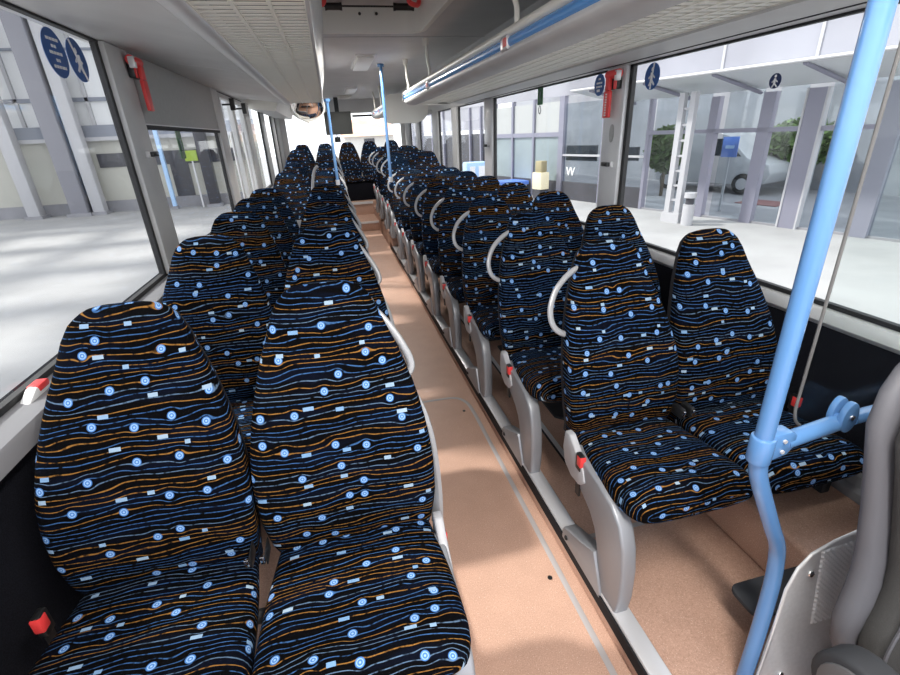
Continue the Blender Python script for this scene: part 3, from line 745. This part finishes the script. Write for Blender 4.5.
# glass partition over the arm
gp = thing('glass_partition', 'clear glass partition pane with rounded corner behind the driver seat', 'partition', (1.28, PY+.02, -.59))
def rcorner():
    pts = [(1.66,-.588),(.945,-.588)]
    for k in range(7):
        a = math.radians(270-90*k/6); pts.append((.923+.038+.038*math.cos(a)-.038+.0, -.550+.038*math.sin(a)))
    return pts
edge = [(1.66,-.652),(.985,-.652),(.957,-.644),(.938,-.624),(.930,-.595),(.921,.10),(.914,.715),(1.66,.715)]
bm = B(); prism(bm, edge, 1, PY+.028, PY+.034); obj('pane', bm, 'glass2', gp, smooth=0)
bm = B(); tube(bm, smooth_path([(1.2,PY+.031,-.652),(.985,PY+.031,-.652),(.957,PY+.031,-.644),(.938,PY+.031,-.624),(.930,PY+.031,-.595)],3)+[Vector((.921,PY+.031,.10)),Vector((.914,PY+.031,.715))], .0033, 8); obj('edge_seal', bm, 'sealgrey', gp)
# aluminium kick panel
kp = thing('kick_panel', 'brushed aluminium partition panel fixed to the dog-leg of the blue pole', 'panel', (1.3, PY-.02, PZ))
poly = [(.925,PZ),(.957,-1.30),(.970,-1.19),(.982,-1.105),(1.008,-1.045),(1.045,-1.010),(1.11,-.985),(1.25,-.955),(1.66,-.91),(1.66,PZ)]
def lean(bm):
    for v in bm.verts:
        if v.co.z < -1.0: v.co.y += (v.co.z+1.0)*.115
bm = B(); prism(bm, poly, 1, PY-.032, PY-.024); bmesh.ops.triangulate(bm, faces=bm.faces); bmesh.ops.subdivide_edges(bm, edges=bm.edges, cuts=3); lean(bm); obj('sheet', bm, 'panel', kp, smooth=20)
bm = B(); NU, NV = 150, 108; rows = []
for b in range(NV+1):
    tv = b/NV; row = []
    for a in range(NU+1):
        tu = a/NU
        xl = 1.068+.012*tv; x = xl+(1.62-xl)*tu
        ztop = -1.004+.06*tu; z = ztop+(-1.245+.03*tu-ztop)*tv
        hgt = .0036*(math.sin(x*420)*math.sin(z*420)) if 0 < a < NU and 0 < b < NV else -.003
        row.append(bm.verts.new((x, PY-.0355-hgt, z)))
    rows.append(row)
for b in range(NV):
    for a in range(NU): bm.faces.new((rows[b][a], rows[b][a+1], rows[b+1][a+1], rows[b+1][a]))
lean(bm); obj('dimpled_plate', bm, 'dimple', kp, smooth=180)
for x, z in ((1.045,-1.065), (1.01,-1.40)):
    bm = B(); dome(bm, (x,PY-.034,z), .010, .007, .010, 16, 6); lean(bm); obj('screw', bm, 'chrome', kp)
bm = B(); tube(bm, [(x, PY-.028, z) for x, z in poly[:-1]], .004, 8); lean(bm); obj('bright_edge', bm, 'alulight', kp)
# footrest behind the panel
bm = B(); prism(bm, rrect(1.0, 1.5, .665, .775, .03), 2, -1.31, -1.295); tag(obj('footrest', bm, 'dark', bevel=.004), 'black footrest plate behind the aluminium panel at the blue pole', 'footrest')
# heater box under the first left seat
hb = thing('heater_box', 'dark grey heater box under the first left-hand double seat', 'heater', (-.3, .70, PZ))
bm = B(); box(bm, -.72, .045, .45, .92, PZ, PZ+.10); obj('body', bm, 'dark', hb, bevel=.012)
bm = B()
for k in range(8): box(bm, -.60+.07*k, -.56+.07*k, .446, .452, PZ+.03, PZ+.08)
obj('vent_slots', bm, 'black', hb)

# ------------------------------------------------------------------ driver seat
ds = thing('driver_seat', 'dark grey driver seat with lighter side bolsters in the right foreground', 'driver seat', (1.06, .42, PZ))
def soft_slab(cx, zs, ws, ys, ds_, n=3., m=32):
    bm = B(); rings = []
    for z, w, y, d in zip(zs, ws, ys, ds_):
        rings.append([(cx+x, y+yy, z) for x, yy in sring(w, d, n, m)])
    loft(bm, rings); return bm
zs = [-1.13,-1.08,-1.03,-.98,-.94,-.91,-.86,-.80,-.70,-.60,-.52,-.46,-.42,-.39,-.37,-.36]
ws = [.175,.208,.228,.232,.222,.214,.208,.210,.222,.238,.252,.238,.212,.176,.13,.06]
ws = [w+.034 for w in ws]
ys = [.445+.125*(z+.95) for z in zs]
dd = [.028,.034,.038,.040,.040,.040,.038,.037,.036,.035,.034,.032,.030,.026,.02,.010]
obj('side_bolster', soft_slab(1.172, zs, ws, [y+.012 for y in ys], dd), 'dvinyl', ds, smooth=70)
off_ = [.02,.02,.02,.02,.022,.025,.028,.028,.022,.016,.010,.008,.008,.01,.01,.01]
ws2 = [w-o for w, o in zip(ws, off_)]; zs2 = [z-.012 for z in zs]
obj('centre_cushion', soft_slab(1.172, zs2, ws2, [y-.036 for y in ys], [d*.85 for d in dd], 4.), 'dseat', ds, smooth=70)
pp = [(1.172-w*.955, y-.036-.85*d*.88, z) for z, w, y, d in zip(zs2, ws2, ys, dd)][1:-2]
bm = B(); tube(bm, smooth_path(pp, 3), .0035, 6); obj('piping', bm, 'dvinyl', ds)
bm = B(); prism(bm, [(.335+.082*math.cos(a), -1.0+.082*math.sin(a)) for a in [math.pi/2-math.pi*k/14 for k in range(15)]]+[(.02,-1.082),(.02,-.93)], 0, .803, .868); obj('armrest', bm, 'dark', ds, bevel=.010, seg=3)
bm = B(); prism(bm, [(.330+.068*math.cos(a), -1.0+.068*math.sin(a)) for a in [math.pi/2-math.pi*k/14 for k in range(15)]]+[(.04,-1.07),(.04,-.942)], 0, .797, .806); obj('armrest_side', bm, 'armgrey', ds, bevel=.004)
bm = B(); box(bm, .90, 1.40, -.05, .42, -1.26, -1.14); obj('cushion', bm, 'dseat', ds, bevel=.03, seg=3)
bm = B(); box(bm, .98, 1.30, .0, .40, PZ, -1.26); obj('base', bm, 'black', ds, bevel=.02)

# ------------------------------------------------------------------ stickers, hammers, latches
def disc(side, y, z, r, off=.006):
    x = (XR if side > 0 else XL) - side*off
    bm = B(); n = 36
    prism(bm, [(y+r*math.cos(2*math.pi*k/n), z+r*math.sin(2*math.pi*k/n)) for k in range(n)], 0, x-.0008, x+.0008); return bm
def bars(side, lst, off=.008):
    x = (XR if side > 0 else XL) - side*off
    bm = B()
    for y0, y1, z0, z1 in lst: box(bm, x-.0006, x+.0006, y0, y1, z0, z1)
    return bm
def rod(side, pts, r=.004, off=.008):
    x = (XR if side > 0 else XL) - side*off
    bm = B(); tube(bm, [(x,y,z) for y, z in pts], r, 6); return bm
def sticker(side, y, z, r, label, m='stick', group=None):
    t = thing('sticker', label, 'sticker', ((XR if side > 0 else XL), y, z), group)
    obj('disc', disc(side, y, z, r), m, t, smooth=0); return t
def text_rows(side, y, z, r, rows):
    L = []
    for dz, half in rows:
        # a row of words as short dashes
        yy = -half
        while yy < half-.004:
            w = min(random.choice((.014,.020,.026)), half-yy); L.append((y+yy, y+yy+w, z+dz-.005, z+dz+.005)); yy += w+.005
    return bars(side, L)
t = sticker(-1, 2.285, .333, .082, 'blue round sticker with five short text lines on the left front window')
obj('text_lines', text_rows(-1, 2.285, .333, .082, [(.045,.042),(.022,.020),(.0,.045),(-.024,.014),(-.046,.044)]), 'white', t, smooth=0)
def belt_icon(t, side, y, z, k, m='white'):
    x = (XR if side > 0 else XL) - side*.008
    bm = B(); dome(bm, (x, y, z+.040*k), .0012, .013*k, .013*k, 14, 6)
    obj('pictogram_head', bm, m, t)
    obj('pictogram_body', rod(side, [(y, z+.022*k),(y, z-.025*k)], .010*k), m, t)
    obj('pictogram_leg', rod(side, [(y-.003*k, z-.022*k),(y-.030*k, z-.050*k)], .006*k), m, t)
    obj('pictogram_leg', rod(side, [(y+.003*k, z-.022*k),(y+.022*k, z-.052*k)], .006*k), m, t)
    obj('pictogram_arm', rod(side, [(y-.030*k, z-.010*k),(y, z+.016*k),(y+.030*k, z-.010*k)], .005*k), m, t)
t = sticker(-1, 2.455, .332, .078, 'blue round seat belt sticker beside the text sticker on the left window')
belt_icon(t, -1, 2.455, .332, .85)
obj('belt_line', rod(-1, [(2.42,.40),(2.49,.262)], .004), 'white', t)
t = sticker(1, 2.925, .228, .060, 'blue round sticker with text and arrow left of the red hammer on the right')
obj('text_lines', text_rows(1, 2.925, .228, .06, [(.032,.012),(.010,.032),(-.010,.032)]), 'white', t, smooth=0)
obj('arrow', bars(1, [(2.915,2.95,.190,.204)]), 'white', t, smooth=0)
t = sticker(1, 2.405, .220, .062, 'blue round seat belt sticker right of the pillar with the red hammer')
belt_icon(t, 1, 2.405, .220, .8); obj('belt_line', rod(1, [(2.395,.278),(2.41,.162)], .004), 'white', t)
t = sticker(1, 1.643, .125, .026, 'small navy round sticker with white seated figure on the front right window', 'sticknavy')
belt_icon(t, 1, 1.643, .125, .40)
def tagst(side, y, z, w, h, label):
    t = thing('sticker', label, 'sticker', ((XR if side > 0 else XL), y, z), 'green window stickers')
    obj('sheet', bars(side, [(y-w/2, y+w/2, z-h/2, z+h/2)], .006), 'green', t, smooth=0)
    obj('figure', rod(side, [(y-.008, z+h*.2),(y+.004, z-.0),(y-.006, z-h*.25)], .006), 'frost', t)
    return t
t = tagst(1, 3.815, .235, .10, .13, 'green upright emergency exit sticker on the second right-hand window')
obj('pull_ring', rod(1, [(3.815+.02*math.cos(a), .135+.03*math.sin(a)) for a in [2*math.pi*k/12 for k in range(13)]], .003), 'dark', t)
tagst(-1, 3.60, .005, .11, .17, 'green upright emergency exit sticker under the grey blind on the left')

def hammer(side, y, z, label, strip_text):
    t = thing('emergency_hammer', label, 'emergency hammer', ((XR if side > 0 else XL)-side*.05, y, z), 'red emergency hammers')
    x0 = (XR if side > 0 else XL)-side*.036
    def X(d): return x0-side*d
    def bx(d0, d1, y0, y1, z0, z1):
        bm = B(); box(bm, min(X(d0),X(d1)), max(X(d0),X(d1)), y0, y1, z0, z1); return bm
    obj('holder', bx(0,.03,y-.035,y+.055,z-.03,z+.05), 'black', t, bevel=.006)
    bm = B(); cyl(bm, (X(.03),y-.05,z+.045), (X(.03),y+.065,z+.045), .022, 14); obj('hammer_head', bm, 'hotred', t)
    obj('steel_tip', bx(.02,.05,y-.055,y-.03,z+.01,z+.06), 'alulight', t, bevel=.004)
    obj('seal', bx(.03,.036,y-.03,y-.008,z-.03,z+.03), 'hotred', t)
    obj('clip', bx(.03,.05,y+.015,y+.06,z-.035,z+.03), 'hotred', t, bevel=.005)
    h = obj('handle', bx(.028,.045,y+.010,y+.075,z-.175,z-.035), 'hotred', t, bevel=.004)
    if strip_text:
        bm = B()
        for k in range(9): box(bm, min(X(.045),X(.0465)), max(X(.045),X(.0465)), y+.037, y+.053, z-.165+k*.0135, z-.157+k*.0135)
        obj('lettering', bm, 'white', h, smooth=0)
hammer(-1, 2.93, .345, 'red emergency hammer in its holder on the left-hand pillar', False)
hammer(1, 2.665, .215, 'red emergency hammer with white marks on the right-hand pillar', True)
def latch(side, y, z, label, d=.035):
    t = thing('window_latch', label, 'latch', ((XR if side > 0 else XL)-side*d, y, z), 'pillar latches')
    x = (XR if side > 0 else XL)-side*d
    bm = B(); box(bm, min(x, x-side*.02), max(x, x-side*.02), y-.02, y+.02, z-.016, z+.016); obj('plate', bm, 'alulight', t, bevel=.004)
    bm = B(); box(bm, min(x-side*.018, x-side*.04), max(x-side*.018, x-side*.04), y-.01, y+.06, z-.012, z+.012); obj('catch', bm, 'black', t, bevel=.004)
latch(-1, 2.84, -.035, 'small black window latch on the first left-hand pillar')
latch(1, 2.66, -.215, 'small black window latch on the first right-hand pillar')
latch(1, 5.05, -.14, 'small black window latch on the second right-hand pillar')
bm = B(); n = 20
prism(bm, [(2.69+.022*math.cos(2*math.pi*k/n), -.045+.05*math.sin(2*math.pi*k/n)) for k in range(n)], 0, XR-.042, XR-.034)
tag(obj('pillar_plug', bm, 'dgrey', bevel=.003), 'oval grey plug below the red hammer on the right-hand pillar', 'plug')
# red and white button box on the left sill
rb = thing('hammer_box', 'small red and white box on the left sill beside the front seat', 'box', (XL+.03, 1.40, WB-.014))
bm = B(); prism(bm, [(1.34,WB-.016),(1.46,WB-.016),(1.46,WB+.014),(1.40,WB+.014)], 0, XL+.016, XL+.046); obj('housing', bm, 'white', rb, bevel=.006)
bm = B(); box(bm, XL+.014, XL+.048, 1.405, 1.461, WB-.004, WB+.017); obj('red_cap', bm, 'red', rb, bevel=.006)

# ------------------------------------------------------------------ street
bm = B(); box(bm, -70, 70, -40, 90, GZ-.2, GZ); struct('ground', bm, 'ground')
FA = (4.7, 28.5); FR = math.radians(-73.418)
def fac(name, label, cat, s, d=0.):
    ux, uy = math.cos(FR), math.sin(FR); nx, ny = -uy, ux      # n points away from the bus
    t = thing(name, label, cat, (FA[0]+ux*s+nx*d, FA[1]+uy*s+ny*d, GZ)); t.rotation_euler = (0,0,FR); return t
def fbox(root, name, m, *bxs, bevel=0):
    bm = B()
    for b in bxs: box(bm, *b)
    return child(name, bm, m, root, bevel=bevel)
# local x runs along the facade, y away from the bus, z up from the street
gb = fac('glass_building', 'long glass-fronted building with lavender grey frames across the right-hand yard', 'building', 0)
fbox(gb, 'plinth', 'darkhall', (0, 15.9, .0, .12, 0, .62))
fbox(gb, 'threshold', 'apron', (15.9, 24.5, -.02, .12, 0, .05))
for s0, s1 in ((8.2,9.3),(9.42,10.6),(10.75,12.1)): fbox(gb, 'frosted_pane', 'frost', (s0, s1, .02, .06, .62, 2.15)); fbox(gb, 'blind', 'bright', (s0, s1, .02, .06, 2.3, 3.3))
for s0, s1 in ((0,5.0),(5.0,8.1)): fbox(gb, 'opening', 'darkwin', (s0, s1, .05, .08, .7, 2.35)); fbox(gb, 'upper_panel', 'sky_glass', (s0, s1, .03, .08, 2.5, 3.5))
for s0, s1 in ((12.35,15.9),(16.1,17.75),(18.2,19.05),(19.4,19.98),(20.45,21.6),(21.8,24.4)): fbox(gb, 'glass_pane', 'fglass', (s0, s1, .04, .05, .05 if s0 > 16 else .62, 3.2))
for s in (.1, 1.2, 2.4, 3.6, 5.0, 6.1, 7.0, 8.1, 9.35, 10.68, 14.2, 15.95): fbox(gb, 'mullion', 'mull', (s-.05, s+.05, -.05, .12, 0, 3.45))
fbox(gb, 'mullion', 'mull', (12.12, 12.36, -.06, .12, 0, 3.45)); fbox(gb, 'mullion', 'mull', (17.80, 18.02, -.06, .12, 0, 3.0)); fbox(gb, 'mullion', 'mull', (19.08, 19.36, -.06, .12, 0, 3.0))
fbox(gb, 'door_post', 'mull', (20.04, 20.40, -.08, .12, 0, 3.0)); fbox(gb, 'white_strip', 'mullw', (20.0, 20.04, -.1, .12, 0, 3.0), (20.40, 20.44, -.1, .12, 0, 3.0))
fbox(gb, 'door_post', 'mull', (21.45, 21.8, -.08, .12, 0, 3.0))
fbox(gb, 'transom', 'mull', (16.0, 24.5, -.06, .12, 2.14, 2.24)); fbox(gb, 'transom', 'mullw', (12.3, 15.9, -.04, .12, 1.50, 1.56)); fbox(gb, 'transom', 'mull', (8.1, 12.2, -.04, .12, 2.15, 2.3))
fbox(gb, 'dark_panel', 'darkwin', (12.45, 13.9, .06, .12, 1.35, 1.85), (14.3,15.6,.06,.12,1.4,1.8))
fbox(gb, 'upper_glazing', 'sky_glass', (0, 24.5, .0, .1, 3.45, 9.5))
for s in (15.0, 17.9, 20.0, 22.2): fbox(gb, 'upper_mullion', 'mullw', (s-.03, s+.03, -.03, .1, 3.5, 9.5))
fbox(gb, 'back_wall', 'inner', (0, 24.5, 7.0, 7.2, 0, 5.0)); fbox(gb, 'hall_floor', 'apron', (0, 24.5, .12, 7.0, 0, .04))
fbox(gb, 'red_carpet', 'dullred', (17.4, 18.6, 2.6, 3.6, .04, .06))
cn = fac('glass_canopy', 'sloping glass canopy with steel brackets over the building entrance', 'canopy', 14.6, 0)
bm = B(); v = [(0,-1.9,3.42),(9.8,-1.9,3.42),(9.8,0,3.02),(0,0,3.02)]
box(bm, 0, 9.8, -1.9, 0, 3.20, 3.225)
for vt in bm.verts: vt.co.z += (.18 if vt.co.y < -1 else -.12)
child('glass_sheet', bm, 'canopy', cn)
bm = B(); tube(bm, [(0,-1.9,3.40),(9.8,-1.9,3.40)], .035, 8); child('front_edge', bm, 'mullw', cn)
for s in (.7, 2.5, 4.3, 6.1, 7.9, 9.5):
    bm = B(); tube(bm, [(s,-1.85,3.36),(s+.1,-.05,3.0)], .045, 8); child('bracket', bm, 'mull', cn)
# ladder column, bin, blue sign, van, bush
lc = fac('ladder_column', 'white twin-post column with rungs before the glass building', 'column', 17.97, -1.2)
for x in (-.17, .13): fbox(lc, 'post', 'mullw', (x-.07, x+.07, -.07, .07, 0, 3.1))
for k in range(7): fbox(lc, 'rung', 'mullw', (-.12, .12, -.03, .03, .55+.36*k, .60+.36*k))
fbox(lc, 'footing', 'mullw', (-.28, .24, -.12, .12, 0, .25))
wb = fac('litter_bin', 'white cylindrical litter bin at the foot of the white ladder column', 'bin', 18.46, -1.3)
bm = B(); cyl(bm, (0,0,0), (0,0,.52), .14, 24); child('body', bm, 'mullw', wb)
bm = B(); cyl(bm, (0,0,.52), (0,0,.68), .10, 20); child('neck', bm, 'darkhall', wb)
bm = B(); cyl(bm, (0,0,.68), (0,0,.80), .145, 24); child('lid', bm, 'mullw', wb)
sg = fac('parking_sign', 'square blue sign on a pale post before the glass doors', 'sign', 17.93, .9)
fbox(sg, 'plate', 'signblue', (-.22, .22, 0, .02, 1.50, 2.02)); fbox(sg, 'white_mark', 'paleblue', (-.12, .12, -.01, 0, 1.72, 1.80)); fbox(sg, 'post', 'mullw', (-.03, .03, .02, .06, 0.04, 1.9))
vn = fac('van', 'white delivery van parked behind the glass front', 'van', 14.2, 4.4)
bm = B(); prism(bm, [(-1.2,.35),(2.1,.35),(3.0,.42),(3.15,.75),(3.05,1.05),(2.3,1.25),(1.55,1.95),(1.2,2.05),(-1.2,2.05),(-1.3,1.9)], 1, 0, 1.8); child('body', bm, 'vanw', vn, bevel=.06)
bm = B(); prism(bm, [(.9,1.30),(2.1,1.28),(1.5,1.85),(.9,1.85)], 1, -.01, .02); child('side_window', bm, 'vglass', vn)
for x in (-.6, 2.3):
    bm = B(); cyl(bm, (x,-.04,.40), (x,.2,.40), .34, 28); w = child('wheel', bm, 'tyre', vn)
    bm = B(); cyl(bm, (x,-.05,.40), (x,-.03,.40), .19, 20); child('hubcap', bm, 'alu', w)
def bush(root, c, r, n, seed, name='foliage'):
    rnd = random.Random(seed); bm = B()
    for k in range(n):
        d = Vector((rnd.gauss(0,1), rnd.gauss(0,1), rnd.gauss(0,1))).normalized()*(rnd.random()**.4)
        p = Vector(c)+Vector((d.x*r[0], d.y*r[1], d.z*r[2]))
        a = Vector((rnd.uniform(-1,1), rnd.uniform(-1,1), rnd.uniform(-1,1))).normalized()*.13
        b = a.orthogonal().normalized()*.07
        bm.faces.new([bm.verts.new(p+q) for q in (-a, b, a, -b)])
    child(name, bm, 'leaf', root, smooth=0)
bs = fac('bush', 'round green bush behind the glass left of the white ladder column', 'bush', 14.7, 2.6)
bush(bs, (0,0,1.6), (.75,.6,.75), 1500, 3); bm = B(); tube(bm, [(0,0,0),(0,0,1.4)], .06, 8); child('stem', bm, 'bark', bs)
b2 = fac('bush', 'dark green bush behind the glass doors right of the blue sign', 'bush', 17.1, 6.2)
bush(b2, (0,0,1.6), (1.2,.7,.8), 1500, 5); bm = B(); tube(bm, [(0,0,0),(0,0,1.4)], .06, 8); child('stem', bm, 'bark', b2)
# lamp block and letter on the middle glass
tl = fac('table_lamp', 'yellow lit block lamp at the foot of the frosted glazing', 'lamp', 11.75, -.5)
fbox(tl, 'shade', 'lampglow', (-.25, .25, -.2, .2, .35, .95), bevel=.02); fbox(tl, 'top', 'yellow', (-.18, .18, -.14, .14, .95, 1.35), bevel=.03); fbox(tl, 'base', 'darkhall', (-.2, .2, -.2, .2, 0, .35))
cu = bpy.data.curves.new('w_text', 'FONT'); cu.body = 'W'; cu.size = .42; cu.extrude = .01; cu.align_x = 'CENTER'
to = bpy.data.objects.new('w_tmp', cu); COL.objects.link(to); bpy.context.view_layer.update()
me = bpy.data.meshes.new_from_object(to.evaluated_get(bpy.context.evaluated_depsgraph_get())); bpy.data.objects.remove(to)
me.materials.clear(); me.materials.append(M['white'])
wl = fac('letter_sign', 'white letter W on the dark glazing left of the first right-hand pillar', 'sign', 12.85, -.07)
lw = bpy.data.objects.new('letter', me); COL.objects.link(lw); lw.parent = wl; lw.rotation_euler = (math.pi/2, 0, 0); lw.location = (0, 0, .85)
# pale blue crate and table far right
bc = thing('water_crate', 'pale blue crate standing in the yard by the second right-hand pillar', 'crate', (5.6, 19.0, GZ))
bm = B(); box(bm, 5.1, 6.0, 18.6, 19.2, GZ+.55, GZ+1.35); obj('body', bm, 'paleblue', bc, bevel=.06)
bm = B(); box(bm, 5.25, 5.45, 18.56, 18.62, GZ+.7, GZ+1.2); box(bm, 5.6, 5.85, 18.56, 18.62, GZ+.7, GZ+1.2); obj('label_panel', bm, 'white', bc)
bm = B(); box(bm, 5.0, 7.6, 18.3, 19.4, GZ+.42, GZ+.55); obj('table_board', bm, 'signblue', bc)
bm = B()
for x in (5.1, 7.5):
    for y in (18.4, 19.3): box(bm, x-.04, x+.04, y-.04, y+.04, GZ, GZ+.42)
obj('legs_frame', bm, 'alu', bc)
# pale annex beyond the building on the right
ax = fac('annex_wall', 'bright white annex wall beyond the right end of the glass building', 'wall', 24.6, .4)
fbox(ax, 'wall', 'sand', (0, 14, 0, .3, 0, 9)); fbox(ax, 'dark_sill', 'mull', (.0, 14, -.05, 0, .0, .18))
# LEFT hall
hl = thing('glass_hall', 'pale hall with glazed upper front and cream base across the left-hand yard', 'building', (-14, 23, GZ))
def hbox(root, name, m, *bxs, bevel=0):
    bm = B()
    for x0,x1,y0,y1,z0,z1 in bxs: box(bm, x0,x1,y0,y1,GZ+z0,GZ+z1)
    return obj(name, bm, m, root, bevel=bevel)
hbox(hl, 'cream_wall', 'concrete', (-40, -3.0, 23, 23.3, .45, 2.76)); hbox(hl, 'plinth', 'apron', (-40, -3.0, 22.9, 23.3, 0, .45))
hbox(hl, 'beam', 'bluegrey', (-40, -3.0, 22.9, 23.3, 2.9, 3.33)); hbox(hl, 'ledge', 'mullw', (-40, -3.0, 22.8, 23.3, 2.76, 2.9))
hbox(hl, 'glazing', 'glaze', (-40, -3.0, 23.1, 23.2, 3.33, 9.5)); hbox(hl, 'transom', 'bluegrey', (-40, -3.0, 23.0, 23.15, 4.18, 4.32), (-40, -3.0, 23.0, 23.15, 5.9, 5.98), (-40, -3.0, 23.0, 23.15, 7.6, 7.68))
for k in range(30): hbox(hl, 'mullion', 'bluegrey' if k % 3 == 0 else 'mullw', (-39.0+1.2*k, -38.88+1.2*k+(.1 if k % 3 == 0 else 0), 23.0, 23.12, 3.33, 9.5))
hbox(hl, 'window_band', 'darkwin', (-9.2, -3.6, 22.97, 23.02, 1.75, 2.28)); hbox(hl, 'door_opening', 'darkwin', (-6.6, -5.9, 22.96, 23.02, .1, 2.2))
hbox(hl, 'roof', 'mullw', (-40, -3.0, 22.6, 24.5, 9.5, 9.8))
GRP = 'columns before the left-hand hall'
def column(x, w, m, label, y=22.4, h=9.5):
    t = thing('column', label, 'column', (x, y, GZ), GRP)
    bm = B(); box(bm, x-w/2, x+w/2, y-w/2, y+w/2, GZ, GZ+h); obj('shaft', bm, m, t, bevel=.03)
    bm = B(); box(bm, x-w*.7, x+w*.7, y-w*.7, y+w*.7, GZ, GZ+.12); obj('foot', bm, 'apron', t)
column(-10.1, .62, 'coldark', 'broad grey column seen through the left front window')
column(-9.45, .42, 'mullw', 'white column just right of the broad grey column')
column(-11.75, .45, 'mullw', 'white column at the left edge of the left front window')
column(-6.65, .16, 'paleblue', 'thin pale blue post seen below the grey blind')
column(-5.05, .42, 'darkwin', 'dark post before the hall beside the lime panel')
lp = thing('lime_sign', 'lime green panel before the left-hand hall seen below the blind', 'sign', (-5.55, 22.3, GZ))
bm = B(); box(bm, -5.78, -5.30, 22.25, 22.30, GZ+1.85, GZ+2.25); obj('panel', bm, 'lime', lp)
bm = B(); box(bm, -5.57, -5.51, 22.30, 22.36, GZ, GZ+2.2); obj('post', bm, 'alu', lp)
# open lattice added over the left yard to cast shadow stripes on the ground
pg = thing('shadow_lattice', 'open lattice added over the left-hand yard to cast shadow stripes', 'canopy', (-12, 12, GZ+8.6))
bm = B()
for k in range(10): box(bm, -22, -1.8, -6+3.0*k, -5.2+3.0*k, GZ+8.4, GZ+8.9)
obj('cross_beams', bm, 'mullw', pg)
bm = B()
for k in range(7): box(bm, -21.5+3.2*k, -20.9+3.2*k, -8, 22, GZ+8.9, GZ+9.2)
obj('long_beams', bm, 'mullw', pg)
# behind the bus
hs = thing('house', 'pale house with terracotta roof beyond the rear window', 'building', (3.4, 44, GZ))
bm = B(); box(bm, 1.4, 5.6, 44, 50, GZ, GZ+2.6); obj('wall', bm, 'sand', hs)
bm = B(); prism(bm, [(43.6,GZ+2.5),(50.4,GZ+2.5),(47,GZ+3.9)], 0, 1.2, 5.8); obj('roof', bm, 'peach', hs)
bm = B(); box(bm, 3.0, 3.9, 43.96, 44.02, GZ+1.1, GZ+2.3); obj('window', bm, 'darkwin', hs)

# ------------------------------------------------------------------ light
w = bpy.data.worlds.new('sky'); SC.world = w; w.use_nodes = True
nt = w.node_tree; nt.nodes.clear(); g = G(nt)
out = g.n('ShaderNodeOutputWorld'); bg = g.n('ShaderNodeBackground')
tc = g.n('ShaderNodeTexCoord').outputs['Generated']
x, y, z = g.sep(tc)
pr = g.comb(g.m('DIVIDE', x, g.m('ADD', g.m('MAXIMUM', z, 0.), .25)), g.m('DIVIDE', y, g.m('ADD', g.m('MAXIMUM', z, 0.), .25)), 0.)
nz = g.n('ShaderNodeTexNoise'); nz.inputs['Scale'].default_value = 1.1; nz.inputs['Detail'].default_value = 6; g.put(nz.inputs['Vector'], pr)
cl = g.step(nz.outputs['Fac'], .38, .62)
c = g.mix(cl, (.72, .76, .86, 1), (1., 1., 1., 1))
nt.links.new(c, bg.inputs[0]); bg.inputs[1].default_value = 1.35
nt.links.new(bg.outputs[0], out.inputs[0])
sl = bpy.data.lights.new('sun', 'SUN'); sl.energy = 2.2; sl.angle = math.radians(4.5); sl.color = (1., .96, .90)
so = bpy.data.objects.new('sun', sl); COL.objects.link(so)
so.rotation_euler = Vector((.62, -.30, -.72)).to_track_quat('-Z', 'Y').to_euler()
for i, (xx, yy, sx, sy, e) in enumerate(((.455,5.65,.16,.9,16.), (.46,8.75,.16,.8,9.), (.40,-.1,.16,.9,24.))):  # last entry is fill light from the added front lamp
    al = bpy.data.lights.new('lamp_light', 'AREA'); al.shape = 'RECTANGLE'; al.size = sx; al.size_y = sy; al.energy = e; al.color = (1., .96, .9)
    ao = bpy.data.objects.new('lamp_light', al); COL.objects.link(ao); ao.location = (xx, yy, CZ-.06)

# ------------------------------------------------------------------ camera
R = ((.9710571,-.13345731,.19808397),(-.23488439,-.38313109,.89333079),(-.04332939,-.91400203,-.4033892))
cd = bpy.data.cameras.new('camera'); cam = bpy.data.objects.new('camera', cd); COL.objects.link(cam)
cd.sensor_fit = 'HORIZONTAL'; cd.sensor_width = 36; cd.lens = 36*464/900; cd.clip_start = .02; cd.clip_end = 300
Mx = Matrix([[R[i][0], -R[i][1], -R[i][2]] for i in range(3)]).to_4x4()
cam.matrix_world = Mx
SC.camera = cam

# ------------------------------------------------------------------ lift everything so that the aisle floor is z = 0, origins to the base
bpy.context.view_layer.update()
for o in list(SC.objects):
    if o.parent is not None: continue
    if o.type == 'MESH' and o.data.users == 1 and o.location.length == 0:
        me = o.data; vs = [v.co for v in me.vertices]
        c = Vector(((min(v.x for v in vs)+max(v.x for v in vs))/2, (min(v.y for v in vs)+max(v.y for v in vs))/2, min(v.z for v in vs)))
        if not o.children:
            me.transform(Matrix.Translation(-c)); o.location = c
    o.location.z += H
vs_ = SC.view_settings
vs_.view_transform = 'Standard'; vs_.look = 'None'; vs_.gamma = 1; vs_.use_curve_mapping = False
vs_.exposure = 1.12
